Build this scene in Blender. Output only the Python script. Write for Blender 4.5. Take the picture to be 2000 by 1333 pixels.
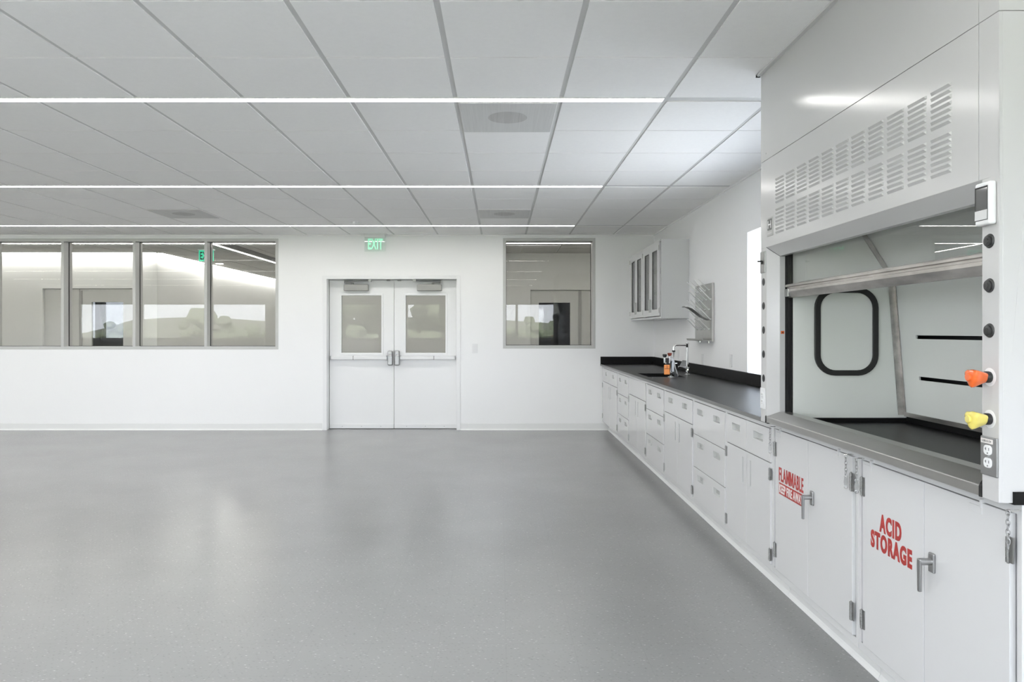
import bpy, math, random
from mathutils import Vector, Matrix
random.seed(7)
sc = bpy.context.scene
for o in list(bpy.data.objects):
    bpy.data.objects.remove(o)
COL = sc.collection
PI = math.pi

# ------------------------------------------------------------------ camera, light, exposure
F = 1405.0                       # focal length in pixels of a 2000 wide frame
CZ = 1.4175                      # eye height
cam_d = bpy.data.cameras.new('camera')
cam = bpy.data.objects.new('camera', cam_d)
COL.objects.link(cam)
cam_d.sensor_fit = 'HORIZONTAL'
cam_d.sensor_width = 36.0
cam_d.lens = F / 2000.0 * 36.0
cam_d.shift_x = (1000 - 977.5) / 2000.0
cam_d.shift_y = -(666.5 - 646.5) / 2000.0
cam_d.clip_start = 0.05
cam_d.clip_end = 500
cam.location = (0, 0, CZ)
cam.rotation_euler = (PI / 2, 0, 0)
sc.camera = cam

SKY = 16.0                        # daylight strength
STRIP = 27.5                     # linear ceiling lights
sc.view_settings.view_transform = 'Standard'
sc.view_settings.look = 'None'
sc.view_settings.gamma = 1.0
sc.view_settings.use_curve_mapping = False
sc.view_settings.exposure = 0.12
sc.cycles.use_denoising = True
sc.cycles.max_bounces = 12
sc.cycles.diffuse_bounces = 8
sc.cycles.glossy_bounces = 6
sc.cycles.transparent_max_bounces = 24
sc.cycles.sample_clamp_indirect = 6.0
sc.cycles.caustics_reflective = False
sc.cycles.caustics_refractive = False

world = bpy.data.worlds.new('overcast_sky')
sc.world = world
world.use_nodes = True
nt = world.node_tree
nt.nodes.clear()
wo = nt.nodes.new('ShaderNodeOutputWorld')
bg = nt.nodes.new('ShaderNodeBackground')
tc = nt.nodes.new('ShaderNodeTexCoord')
sep = nt.nodes.new('ShaderNodeSeparateXYZ')
cr = nt.nodes.new('ShaderNodeValToRGB')
cr.color_ramp.elements[0].position = 0.0
cr.color_ramp.elements[0].color = (0.90, 0.94, 1.0, 1)
cr.color_ramp.elements[1].position = 0.6
cr.color_ramp.elements[1].color = (0.78, 0.87, 1.0, 1)
nt.links.new(tc.outputs['Generated'], sep.inputs[0])
nt.links.new(sep.outputs['Z'], cr.inputs[0])
nt.links.new(cr.outputs[0], bg.inputs[0])
bg.inputs[1].default_value = SKY
nt.links.new(bg.outputs[0], wo.inputs[0])

sun_d = bpy.data.lights.new('sun', 'SUN')
sun_d.energy = 210.0; sun_d.angle = math.radians(1.5); sun_d.color = (1.0, 0.96, 0.90)
sun = bpy.data.objects.new('sun', sun_d); COL.objects.link(sun)
sun.rotation_euler = Vector((0.25, -0.62, -0.75)).to_track_quat('-Z', 'Y').to_euler()

def portal(x, y, z, sx, sy, rot):
    """marks a window opening for the sky sampler (adds no light of its own)"""
    d = bpy.data.lights.new('window_portal', 'AREA')
    d.shape = 'RECTANGLE'; d.size = sx; d.size_y = sy
    d.cycles.is_portal = True
    o = bpy.data.objects.new('window_portal', d)
    COL.objects.link(o); o.location = (x, y, z); o.rotation_euler = rot

# ------------------------------------------------------------------ measured planes
D = 10.255      # inner face of the far wall
H = 2.786       # ceiling
XR = 2.19       # inner face of the right wall
XL = -13.2
YF = -1.2       # wall behind the camera
XC = 1.445      # faces of the base cabinets
def wx(px, Y=D): return (px - 977.5) * Y / F
def wz(py, Y=D): return CZ - (py - 646.5) * Y / F

# ------------------------------------------------------------------ materials
def new_mat(name):
    m = bpy.data.materials.new(name); m.use_nodes = True
    n = m.node_tree; n.nodes.clear()
    out = n.nodes.new('ShaderNodeOutputMaterial')
    return m, n, out

def mat(name, col, rough=0.5, metal=0.0, spec=0.5, var=0.0, vscale=5.0, bump=0.0, bscale=20.0, coat=0.0, stretch=(1, 1, 1), emis=None, estr=0.0, alpha=1.0):
    m, n, out = new_mat(name)
    b = n.nodes.new('ShaderNodeBsdfPrincipled')
    b.inputs['Roughness'].default_value = rough
    b.inputs['Metallic'].default_value = metal
    b.inputs['Specular IOR Level'].default_value = spec
    b.inputs['Coat Weight'].default_value = coat
    b.inputs['Alpha'].default_value = alpha
    b.inputs['Base Color'].default_value = (*col, 1)
    if emis:
        b.inputs['Emission Color'].default_value = (*emis, 1)
        b.inputs['Emission Strength'].default_value = estr
    tcn = n.nodes.new('ShaderNodeTexCoord')
    mp = n.nodes.new('ShaderNodeMapping')
    mp.inputs['Scale'].default_value = stretch
    n.links.new(tcn.outputs['Object'], mp.inputs[0])
    nz = n.nodes.new('ShaderNodeTexNoise')
    nz.inputs['Scale'].default_value = vscale
    nz.inputs['Detail'].default_value = 4
    n.links.new(mp.outputs[0], nz.inputs[0])
    if var > 0:
        r = n.nodes.new('ShaderNodeValToRGB')
        r.color_ramp.elements[0].position = 0.3
        r.color_ramp.elements[1].position = 0.7
        r.color_ramp.elements[0].color = (*[c * (1 - var) for c in col], 1)
        r.color_ramp.elements[1].color = (*[min(1, c * (1 + var)) for c in col], 1)
        n.links.new(nz.outputs[0], r.inputs[0])
        n.links.new(r.outputs[0], b.inputs['Base Color'])
    if bump > 0:
        nb = n.nodes.new('ShaderNodeTexNoise')
        nb.inputs['Scale'].default_value = bscale
        n.links.new(mp.outputs[0], nb.inputs[0])
        bp = n.nodes.new('ShaderNodeBump')
        bp.inputs['Strength'].default_value = bump
        bp.inputs['Distance'].default_value = 0.01
        n.links.new(nb.outputs[0], bp.inputs['Height'])
        n.links.new(bp.outputs[0], b.inputs['Normal'])
    n.links.new(b.outputs[0], out.inputs[0])
    return m

def glass_mat(name, tint=(0.90, 0.93, 0.91), f0=0.055, rough=0.0):
    """thin architectural pane: see-through with an angle dependent mirror image"""
    m, n, out = new_mat(name)
    g = n.nodes.new('ShaderNodeNewGeometry')
    dt = n.nodes.new('ShaderNodeVectorMath'); dt.operation = 'DOT_PRODUCT'
    n.links.new(g.outputs['Incoming'], dt.inputs[0]); n.links.new(g.outputs['Normal'], dt.inputs[1])
    ab = n.nodes.new('ShaderNodeMath'); ab.operation = 'ABSOLUTE'; n.links.new(dt.outputs['Value'], ab.inputs[0])
    su = n.nodes.new('ShaderNodeMath'); su.operation = 'SUBTRACT'; su.inputs[0].default_value = 1.0; n.links.new(ab.outputs[0], su.inputs[1])
    pw = n.nodes.new('ShaderNodeMath'); pw.operation = 'POWER'; n.links.new(su.outputs[0], pw.inputs[0]); pw.inputs[1].default_value = 5
    ma = n.nodes.new('ShaderNodeMath'); ma.operation = 'MULTIPLY_ADD'; n.links.new(pw.outputs[0], ma.inputs[0]); ma.inputs[1].default_value = 1 - f0; ma.inputs[2].default_value = f0
    tr = n.nodes.new('ShaderNodeBsdfTransparent'); tr.inputs[0].default_value = (*tint, 1)
    gl = n.nodes.new('ShaderNodeBsdfGlossy'); gl.inputs['Roughness'].default_value = rough
    mx = n.nodes.new('ShaderNodeMixShader')
    n.links.new(ma.outputs[0], mx.inputs[0]); n.links.new(tr.outputs[0], mx.inputs[1]); n.links.new(gl.outputs[0], mx.inputs[2])
    n.links.new(mx.outputs[0], out.inputs[0])
    return m

def emit_mat(name, col, s):
    m, n, out = new_mat(name)
    e = n.nodes.new('ShaderNodeEmission'); e.inputs[0].default_value = (*col, 1); e.inputs[1].default_value = s
    n.links.new(e.outputs[0], out.inputs[0])
    return m

def floor_mat():
    m, n, out = new_mat('speckled_vinyl_floor')
    b = n.nodes.new('ShaderNodeBsdfPrincipled')
    tcn = n.nodes.new('ShaderNodeTexCoord')
    L = n.links.new
    def speck(scale, sx, lo, hi, col_node_in, colr, jitter):
        mp = n.nodes.new('ShaderNodeMapping'); mp.inputs['Scale'].default_value = sx
        mp.inputs['Rotation'].default_value = (0, 0, jitter); L(tcn.outputs['Object'], mp.inputs[0])
        v = n.nodes.new('ShaderNodeTexVoronoi'); v.inputs['Scale'].default_value = scale; L(mp.outputs[0], v.inputs[0])
        r = n.nodes.new('ShaderNodeValToRGB'); r.color_ramp.elements[0].position = lo; r.color_ramp.elements[0].color = (1, 1, 1, 1)
        r.color_ramp.elements[1].position = hi; r.color_ramp.elements[1].color = (0, 0, 0, 1)
        L(v.outputs['Distance'], r.inputs[0])
        sp = n.nodes.new('ShaderNodeSeparateColor'); L(v.outputs['Color'], sp.inputs[0])
        gt = n.nodes.new('ShaderNodeMath'); gt.operation = 'GREATER_THAN'; gt.inputs[1].default_value = 0.64; L(sp.outputs[0], gt.inputs[0])
        ml = n.nodes.new('ShaderNodeMath'); ml.operation = 'MULTIPLY'; L(r.outputs[0], ml.inputs[0]); L(gt.outputs[0], ml.inputs[1])
        mx = n.nodes.new('ShaderNodeMix'); mx.data_type = 'RGBA'
        L(ml.outputs[0], mx.inputs['Factor']); L(col_node_in, mx.inputs['A']); mx.inputs['B'].default_value = (*colr, 1)
        return mx.outputs['Result']
    nz = n.nodes.new('ShaderNodeTexNoise'); nz.inputs['Scale'].default_value = 0.9; nz.inputs['Detail'].default_value = 5
    L(tcn.outputs['Object'], nz.inputs[0])
    base = n.nodes.new('ShaderNodeValToRGB')
    base.color_ramp.elements[0].position = 0.3; base.color_ramp.elements[0].color = (0.245, 0.245, 0.243, 1)
    base.color_ramp.elements[1].position = 0.7; base.color_ramp.elements[1].color = (0.272, 0.272, 0.270, 1)
    L(nz.outputs[0], base.inputs[0])
    c = base.outputs[0]
    c = speck(95, (0.38, 1.5, 1), 0.08, 0.22, c, (0.42, 0.42, 0.405), 0.2)
    c = speck(120, (0.35, 1.6, 1), 0.10, 0.28, c, (0.16, 0.16, 0.16), -0.12)
    c = speck(48, (0.42, 1.3, 1), 0.05, 0.13, c, (0.52, 0.52, 0.49), -0.25)
    # seams between the rolls / tiles
    mp = n.nodes.new('ShaderNodeMapping'); mp.inputs['Location'].default_value = (0.28, 0.1, 0); L(tcn.outputs['Object'], mp.inputs[0])
    br = n.nodes.new('ShaderNodeTexBrick'); br.offset = 0.0
    br.inputs['Scale'].default_value = 1.0; br.inputs['Brick Width'].default_value = 0.305; br.inputs['Row Height'].default_value = 0.305
    br.inputs['Mortar Size'].default_value = 0.0009; br.inputs['Mortar Smooth'].default_value = 0.0
    L(mp.outputs[0], br.inputs[0])
    mx = n.nodes.new('ShaderNodeMix'); mx.data_type = 'RGBA'
    fc = n.nodes.new('ShaderNodeMath'); fc.operation = 'MULTIPLY'; fc.inputs[1].default_value = 0.35; L(br.outputs['Fac'], fc.inputs[0])
    L(fc.outputs[0], mx.inputs['Factor']); L(c, mx.inputs['A']); mx.inputs['B'].default_value = (0.2, 0.2, 0.2, 1)
    L(mx.outputs['Result'], b.inputs['Base Color'])
    rr = n.nodes.new('ShaderNodeMapRange'); rr.inputs['To Min'].default_value = 0.19; rr.inputs['To Max'].default_value = 0.29
    L(nz.outputs[0], rr.inputs[0]); L(rr.outputs[0], b.inputs['Roughness'])
    nb = n.nodes.new('ShaderNodeTexNoise'); nb.inputs['Scale'].default_value = 3.5; nb.inputs['Detail'].default_value = 3; L(tcn.outputs['Object'], nb.inputs[0])
    bp = n.nodes.new('ShaderNodeBump'); bp.inputs['Strength'].default_value = 0.12; bp.inputs['Distance'].default_value = 0.012
    L(nb.outputs[0], bp.inputs['Height']); L(bp.outputs[0], b.inputs['Normal'])
    b.inputs['Specular IOR Level'].default_value = 0.45
    L(b.outputs[0], out.inputs[0])
    return m

M = {}
M['floor'] = floor_mat()
M['wall'] = mat('white_wall_paint', (0.925, 0.924, 0.922), 0.55, spec=0.3, bump=0.05, bscale=120)
M['tile'] = mat('ceiling_tile', (0.94, 0.935, 0.93), 0.9, spec=0.2, var=0.01, vscale=40, bump=0.1, bscale=200)
M['tee'] = mat('ceiling_grid_metal', (0.64, 0.64, 0.635), 0.5, spec=0.4)
M['frame'] = mat('grey_painted_frame', (0.56, 0.56, 0.545), 0.4, spec=0.4)
M['door'] = mat('white_door_paint', (0.87, 0.87, 0.87), 0.28, spec=0.5, bump=0.02, bscale=8)
M['base'] = mat('white_rubber_base', (0.82, 0.82, 0.81), 0.4)
M['cab'] = mat('white_powder_coat', (0.665, 0.665, 0.665), 0.05, spec=0.75, bump=0.035, bscale=1.7)
M['cabin'] = mat('cabinet_interior', (0.25, 0.25, 0.25), 0.6)
M['hood'] = mat('hood_white_enamel', (0.555, 0.552, 0.547), 0.17, spec=0.5, bump=0.02, bscale=2.0)
M['liner'] = mat('greenish_grey_liner', (0.80, 0.82, 0.785), 0.35, spec=0.4, var=0.02, vscale=2)
M['epoxy'] = mat('black_epoxy_resin', (0.013, 0.013, 0.013), 0.34, spec=0.07, bump=0.01, bscale=60)
M['epoxyedge'] = mat('grey_epoxy_edge', (0.17, 0.17, 0.165), 0.4, spec=0.4)  # front edge strip, lighter grey than the worktop
M['black'] = mat('black_rubber', (0.015, 0.015, 0.015), 0.45)
M['plug'] = mat('black_plastic_plug', (0.03, 0.03, 0.03), 0.35)
M['steel'] = mat('brushed_stainless_steel', (0.45, 0.445, 0.43), 0.30, 1.0, var=0.06, vscale=9, stretch=(1, 0.08, 1))
M['steelrough'] = mat('scuffed_stainless_steel', (0.50, 0.48, 0.46), 0.38, 1.0, var=0.30, vscale=16, stretch=(1, 0.3, 1))
M['alu'] = mat('satin_aluminium', (0.42, 0.42, 0.42), 0.33, 1.0, var=0.04, vscale=12)
M['closer'] = mat('closer_grey_paint', (0.36, 0.355, 0.34), 0.4, 0.3)
M['chrome'] = mat('polished_chrome', (0.80, 0.80, 0.80), 0.08, 1.0)
M['hinge'] = mat('hinge_steel', (0.36, 0.36, 0.35), 0.3, 1.0)
M['glass'] = glass_mat('window_glass', (0.94, 0.94, 0.932), 0.024)
M['glassskydim'] = glass_mat('sky_dimming_glass', (0.18, 0.185, 0.19), 0.01)  # dark tint added only to dim the sky seen through it
M['glasscut'] = glass_mat('daylight_cutting_glass', (0.84, 0.85, 0.87), 0.04)  # tint added to cut the daylight coming in on the right
M['glassout'] = glass_mat('outer_window_glass', (0.95, 0.95, 0.95), 0.04)
M['glasshood'] = glass_mat('sash_glass', (0.985, 0.985, 0.98), 0.045)
M['acrylic'] = glass_mat('clear_acrylic', (0.97, 0.985, 0.978), 0.05)
M['glasscab'] = glass_mat('cabinet_glass', (0.95, 0.96, 0.955), 0.03)
M['strip'] = emit_mat('linear_light_diffuser', (1.0, 0.985, 0.955), STRIP)
M['strip2'] = emit_mat('corridor_light_diffuser', (1.0, 0.97, 0.92), STRIP * 1.35)
M['wash'] = emit_mat('wall_washer_lens', (1.0, 0.985, 0.96), STRIP * 1.35)
M['exit'] = mat('green_lit_letters', (0.45, 0.85, 0.65), 0.4, emis=(0.30, 0.95, 0.55), estr=0.55)
M['exit2'] = mat('green_lit_panel', (0.05, 0.5, 0.3), 0.4, emis=(0.02, 0.62, 0.36), estr=0.7)
M['red'] = mat('red_vinyl_letters', (0.40, 0.035, 0.03), 0.45)
M['whitevinyl'] = mat('white_vinyl', (0.80, 0.76, 0.74), 0.4)
M['orange'] = mat('orange_plastic', (0.72, 0.13, 0.02), 0.15, coat=0.6)
M['orange2'] = mat('amber_plastic_handle', (0.85, 0.30, 0.07), 0.35)
M['yellow'] = mat('yellow_plastic', (0.72, 0.61, 0.14), 0.15, coat=0.6)
M['white'] = mat('white_plastic', (0.82, 0.82, 0.82), 0.3)
M['greyplate'] = mat('grey_badge', (0.42, 0.42, 0.41), 0.35, 0.4)
M['darkgrey'] = mat('dark_grey_print', (0.13, 0.13, 0.13), 0.5)
M['screen'] = mat('monitor_screen', (0.12, 0.12, 0.12), 0.05, spec=0.8)
M['key'] = mat('light_keypad', (0.66, 0.66, 0.66), 0.35)
M['slot'] = mat('dark_slot', (0.02, 0.02, 0.02), 0.6)
M['peg'] = mat('translucent_white_peg', (0.90, 0.91, 0.90), 0.25)
M['rack'] = mat('rack_steel', (0.60, 0.60, 0.59), 0.30, 1.0, var=0.05, vscale=8)
M['diff'] = mat('perforated_diffuser_plate', (0.64, 0.64, 0.635), 0.6, var=0.04, vscale=120, stretch=(1, 0.02, 1))
M['diff2'] = mat('diffuser_neck', (0.50, 0.495, 0.49), 0.6, var=0.10, vscale=120, stretch=(1, 0.02, 1))
M['corr'] = mat('corridor_wall_paint', (0.71, 0.713, 0.69), 0.6)
M['corrdoor'] = mat('corridor_door_paint', (0.60, 0.60, 0.575), 0.45)
M['dark'] = mat('unlit_room_gloom', (0.10, 0.10, 0.10), 0.7)  # gloom of the unlit rooms put into their surface colour
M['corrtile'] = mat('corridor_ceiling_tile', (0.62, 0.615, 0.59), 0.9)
M['leaf'] = mat('dense_foliage', (0.09, 0.11, 0.07), 0.8, var=0.5, vscale=3)
M['bark'] = mat('tree_bark', (0.10, 0.08, 0.06), 0.9, var=0.3)
M['hill'] = mat('hillside_scrub', (0.075, 0.08, 0.06), 0.9, var=0.6, vscale=0.6)
M['paleground'] = mat('pale_ground', (0.40, 0.40, 0.385), 0.9, var=0.1, vscale=0.5)  # pale so the unseen ground throws sunlight up to the ceiling
M['house'] = mat('white_house_wall', (0.8, 0.79, 0.76), 0.7)

# ------------------------------------------------------------------ mesh building
class MB:
    def __init__(s): s.v = []; s.f = []; s.m = []
    def add(s, vs, fs, mi=0):
        o = len(s.v); s.v += [tuple(v) for v in vs]
        for f in fs: s.f.append([i + o for i in f]); s.m.append(mi)
        return s
    def box(s, x0, x1, y0, y1, z0, z1, mi=0):
        if x0 > x1: x0, x1 = x1, x0
        if y0 > y1: y0, y1 = y1, y0
        if z0 > z1: z0, z1 = z1, z0
        return s.add([(x0, y0, z0), (x1, y0, z0), (x1, y1, z0), (x0, y1, z0), (x0, y0, z1), (x1, y0, z1), (x1, y1, z1), (x0, y1, z1)],
              [(0, 3, 2, 1), (4, 5, 6, 7), (0, 1, 5, 4), (1, 2, 6, 5), (2, 3, 7, 6), (3, 0, 4, 7)], mi)
    def extr(s, prof, axis, a0, a1, mi=0):
        def P(p, a):
            if axis == 'x': return (a, p[0], p[1])
            if axis == 'y': return (p[0], a, p[1])
            return (p[0], p[1], a)
        n = len(prof)
        vs = [P(p, a0) for p in prof] + [P(p, a1) for p in prof]
        fs = [tuple(range(n)), tuple(range(2 * n - 1, n - 1, -1))] + [(i, i + n, (i + 1) % n + n, (i + 1) % n) for i in range(n)]
        return s.add(vs, fs, mi)
    def grid(s, axis, a0, a1, us, vs, solid, mi=0):
        """slab with rectangular openings; us, vs are the cut lines, solid(u, v) says where material stands"""
        nu, nv = len(us) - 1, len(vs) - 1
        S = [[solid((us[i] + us[i + 1]) / 2, (vs[j] + vs[j + 1]) / 2) for j in range(nv)] for i in range(nu)]
        def P(a, u, v):
            return {'x': (a, u, v), 'y': (u, a, v), 'z': (u, v, a)}[axis]
        def g(i, j): return 0 <= i < nu and 0 <= j < nv and S[i][j]
        for i in range(nu):
            for j in range(nv):
                if not S[i][j]: continue
                u0, u1, v0, v1 = us[i], us[i + 1], vs[j], vs[j + 1]
                for a in (a0, a1): s.add([P(a, u0, v0), P(a, u1, v0), P(a, u1, v1), P(a, u0, v1)], [(0, 1, 2, 3)], mi)
                if not g(i - 1, j): s.add([P(a0, u0, v0), P(a1, u0, v0), P(a1, u0, v1), P(a0, u0, v1)], [(0, 1, 2, 3)], mi)
                if not g(i + 1, j): s.add([P(a0, u1, v0), P(a1, u1, v0), P(a1, u1, v1), P(a0, u1, v1)], [(0, 1, 2, 3)], mi)
                if not g(i, j - 1): s.add([P(a0, u0, v0), P(a1, u0, v0), P(a1, u1, v0), P(a0, u1, v0)], [(0, 1, 2, 3)], mi)
                if not g(i, j + 1): s.add([P(a0, u0, v1), P(a1, u0, v1), P(a1, u1, v1), P(a0, u1, v1)], [(0, 1, 2, 3)], mi)
        return s
    def lathe(s, org, axis, prof, n=24, mi=0, sq=None):
        """prof = [(radius, height)...] about axis through org; sq(angle) scales the radius"""
        a = Vector(axis).normalized()
        t = Vector((0, 0, 1)) if abs(a.z) < 0.9 else Vector((1, 0, 0))
        u = a.cross(t).normalized(); w = a.cross(u)
        vs = []
        for r, h in prof:
            for k in range(n):
                th = 2 * PI * k / n
                q = sq(th, h) if sq else 1.0
                vs.append(Vector(org) + a * h + (u * math.cos(th) + w * math.sin(th)) * r * q)
        fs = []
        for j in range(len(prof) - 1):
            for k in range(n):
                fs.append((j * n + k, j * n + (k + 1) % n, (j + 1) * n + (k + 1) % n, (j + 1) * n + k))
        fs.append(tuple(range(n - 1, -1, -1))); fs.append(tuple(range((len(prof) - 1) * n, len(prof) * n)))
        return s.add(vs, fs, mi)
    def cyl(s, p0, p1, r, n=20, mi=0, r1=None):
        p0 = Vector(p0); p1 = Vector(p1)
        return s.lathe(p0, p1 - p0, [(r, 0), (r if r1 is None else r1, (p1 - p0).length)], n, mi)
    def tube(s, pts, r, n=10, closed=False, mi=0):
        pts = [Vector(p) for p in pts]; N = len(pts)
        vs = []; up = None
        for i, p in enumerate(pts):
            if closed: d = pts[(i + 1) % N] - pts[i - 1]
            else: d = pts[min(i + 1, N - 1)] - pts[max(i - 1, 0)]
            d.normalize()
            if up is None:
                up = Vector((0, 0, 1)) if abs(d.z) < 0.9 else Vector((1, 0, 0))
            u = d.cross(up).normalized(); up = u.cross(d).normalized()
            rr = r[i] if isinstance(r, (list, tuple)) else r
            for k in range(n):
                th = 2 * PI * k / n
                vs.append(p + (u * math.cos(th) + up * math.sin(th)) * rr)
        fs = []
        for i in range(N if closed else N - 1):
            j = (i + 1) % N
            for k in range(n): fs.append((i * n + k, i * n + (k + 1) % n, j * n + (k + 1) % n, j * n + k))
        if not closed:
            fs.append(tuple(range(n - 1, -1, -1))); fs.append(tuple(range((N - 1) * n, N * n)))
        return s.add(vs, fs, mi)
    def ball(s, c, rx, ry, rz, n=14, mi=0, jit=0.0):
        vs = [(c[0], c[1], c[2] - rz)]; rings = n // 2
        for j in range(1, rings):
            ph = PI * j / rings - PI / 2
            for k in range(n):
                th = 2 * PI * k / n; q = 1 + random.uniform(-jit, jit)
                vs.append((c[0] + rx * math.cos(ph) * math.cos(th) * q, c[1] + ry * math.cos(ph) * math.sin(th) * q, c[2] + rz * math.sin(ph) * q))
        vs.append((c[0], c[1], c[2] + rz)); fs = []
        for k in range(n): fs.append((0, 1 + (k + 1) % n, 1 + k))
        for j in range(rings - 2):
            for k in range(n): fs.append((1 + j * n + k, 1 + j * n + (k + 1) % n, 1 + (j + 1) * n + (k + 1) % n, 1 + (j + 1) * n + k))
        last = len(vs) - 1; b = 1 + (rings - 2) * n
        for k in range(n): fs.append((last, b + k, b + (k + 1) % n))
        return s.add(vs, fs, mi)
    def build(s, name, mats, parent=None, smooth=False, bevel=0.0, label=None, seg=2):
        me = bpy.data.meshes.new(name)
        me.from_pydata(s.v, [], s.f)
        if not isinstance(mats, (list, tuple)): mats = [mats]
        for m in mats: me.materials.append(M[m] if isinstance(m, str) else m)
        me.polygons.foreach_set('material_index', s.m)
        import bmesh
        bm = bmesh.new(); bm.from_mesh(me)
        bmesh.ops.remove_doubles(bm, verts=bm.verts, dist=1e-6)
        bmesh.ops.recalc_face_normals(bm, faces=bm.faces)
        bm.to_mesh(me); bm.free()
        if smooth:
            me.polygons.foreach_set('use_smooth', [True] * len(me.polygons))
            me.set_sharp_from_angle(angle=math.radians(38))
        o = bpy.data.objects.new(name, me); COL.objects.link(o)
        if parent is not None:
            o.parent = parent
            if parent.type == 'EMPTY': o.matrix_parent_inverse = Matrix.Translation(-parent.location)
        if bevel > 0:
            b = o.modifiers.new('bevel', 'BEVEL'); b.width = bevel; b.segments = seg; b.limit_method = 'ANGLE'; b.angle_limit = math.radians(40)
        if label: o['label'] = label
        return o

def thing(name, label, cat, loc, group=None):
    o = bpy.data.objects.new(name, None); COL.objects.link(o)
    o.empty_display_size = 0.1; o.location = loc
    o['label'] = label; o['category'] = cat
    if group: o['group'] = group
    return o
def tag(o, label, cat, group=None):
    o['label'] = label; o['category'] = cat
    if group: o['group'] = group
    return o
def st(o, label=None, cat=None):
    o['kind'] = 'structure'
    if label: o['label'] = label
    if cat: o['category'] = cat
    return o
def st_empty(name, loc, label=None):
    o = bpy.data.objects.new(name, None); COL.objects.link(o); o.location = loc; o.empty_display_size = 0.1
    return st(o, label)
def copy_tree(o, parent=None):
    c = o.copy(); COL.objects.link(c)
    if parent: c.parent = parent
    for ch in [k for k in bpy.data.objects if k.parent == o]: copy_tree(ch, c)
    return c

def text_mesh(body, name, mt, parent, x, yfar, ynear, z0, z1, face='-x', bold=0.03, thick=0.0012, weightx=1.0):
    """lettering laid on a surface that faces -x (reads towards -y) or -y (reads towards +x)"""
    cu = bpy.data.curves.new('txt', 'FONT'); cu.body = body; cu.size = 1.0; cu.offset = bold; cu.extrude = 0.01
    cu.resolution_u = 4; cu.space_character = 1.0 + bold * 3.6
    t = bpy.data.objects.new('txt', cu); COL.objects.link(t)
    dg = bpy.context.evaluated_depsgraph_get()
    me = bpy.data.meshes.new_from_object(t.evaluated_get(dg))
    bpy.data.objects.remove(t); bpy.data.curves.remove(cu)
    xs = [v.co.x for v in me.vertices]; ys = [v.co.y for v in me.vertices]
    a, b, c, d = min(xs), max(xs), min(ys), max(ys)
    for v in me.vertices:
        u = (v.co.x - a) / (b - a); w = (v.co.y - c) / (d - c); e = (v.co.z + 0.01) / 0.02
        if face == '-x': v.co = Vector((x - thick * e, yfar + (ynear - yfar) * u, z0 + (z1 - z0) * w))
        else: v.co = Vector((yfar + (ynear - yfar) * u, x - thick * e, z0 + (z1 - z0) * w))
    me.name = name; me.materials.clear(); me.materials.append(M[mt])
    o = bpy.data.objects.new(name, me); COL.objects.link(o)
    if parent is not None:
        o.parent = parent
        if parent.type == 'EMPTY': o.matrix_parent_inverse = Matrix.Translation(-parent.location)
    return o

def in_any(u, v, rects): return any(a < u < b and c < v < d for a, b, c, d in rects)
def wall_with(name, axis, a0, a1, u0, u1, v0, v1, rects, mt='wall'):
    us = sorted({u0, u1, *[r[0] for r in rects], *[r[1] for r in rects]})
    vs = sorted({v0, v1, *[r[2] for r in rects], *[r[3] for r in rects]})
    return st(MB().grid(axis, a0, a1, us, vs, lambda u, v: not in_any(u, v, rects)).build(name, mt))

# ------------------------------------------------------------------ room shell
st(MB().box(XL - .2, XR + .3, YF - .3, D + .2, -.1, 0).build('floor', 'floor'))

# far wall: strip window, double door, single window
LW = (-8.30, -3.166, 1.1525, 2.7327)
RW = (0.0365, 1.3530, 1.164, 2.740)
DO = (-2.4766, -0.626, -0.01, 2.1547)
wall_with('wall_back', 'y', D, D + .2, XL, 5.4, 0, H + .1, [LW, RW, (DO[0] - .03, DO[1] + .03, -.01, DO[3] + .03)])
# right wall with one tall window beside the hood
RWW = (4.15, 6.38, 1.045, 2.29)
wall_with('wall_right', 'x', XR, XR + .30, YF, D, 0, H + .1, [RWW])
st(MB().box(XL - .2, XL, YF, D, 0, H + .1).build('wall_left', 'wall'))
FWS = [(-12.9, -7.15), (-6.3, -3.71), (-2.9, 1.75)]
wall_with('wall_front', 'y', YF - .2, YF, XL, XR + .3, 0, H + .1, [(a, b, 1.15, 2.27) for a, b in FWS])

# ceiling: lay-in tiles hung in a grid, rows interrupted by the linear lights
TX = [0.981 - 0.6235 * k for k in range(-2, 24)]
LY = [9.366 - 2.5545 * k for k in range(5)]
def ceiling():
    mb = MB()
    mb.box(XL, XR, YF, D, H + .006, H + .10, 1)
    rows = []
    for L in LY + [LY[-1] - 2.5545, LY[0] + 2.5545]:
        a = L - 0.034
        for j in range(4): rows.append((a - 0.6216 * (j + 1), a - 0.6216 * j))
    xs = sorted([XL] + [x for x in TX if XL < x < XR] + [XR])
    for y0, y1 in rows:
        y0 = max(y0, YF); y1 = min(y1, D)
        if y1 - y0 < 0.06: continue
        for a, b in zip(xs[:-1], xs[1:]):
            if b - a < .05: continue
            # the hood passes up through the ceiling
            mb.box(a + .014, b - .014, y0 + .006, y1 - .006, H, H + .012, 0)
    return st(mb.build('ceiling', ['tile', 'tee']))
ceiling()
st(MB().box(XL, XR, D - .018, D, H - .014, H + .004).box(XR - .018, XR, YF, D - .018, H - .014, H + .004)
   .build('trim_1', 'tile'))

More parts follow.
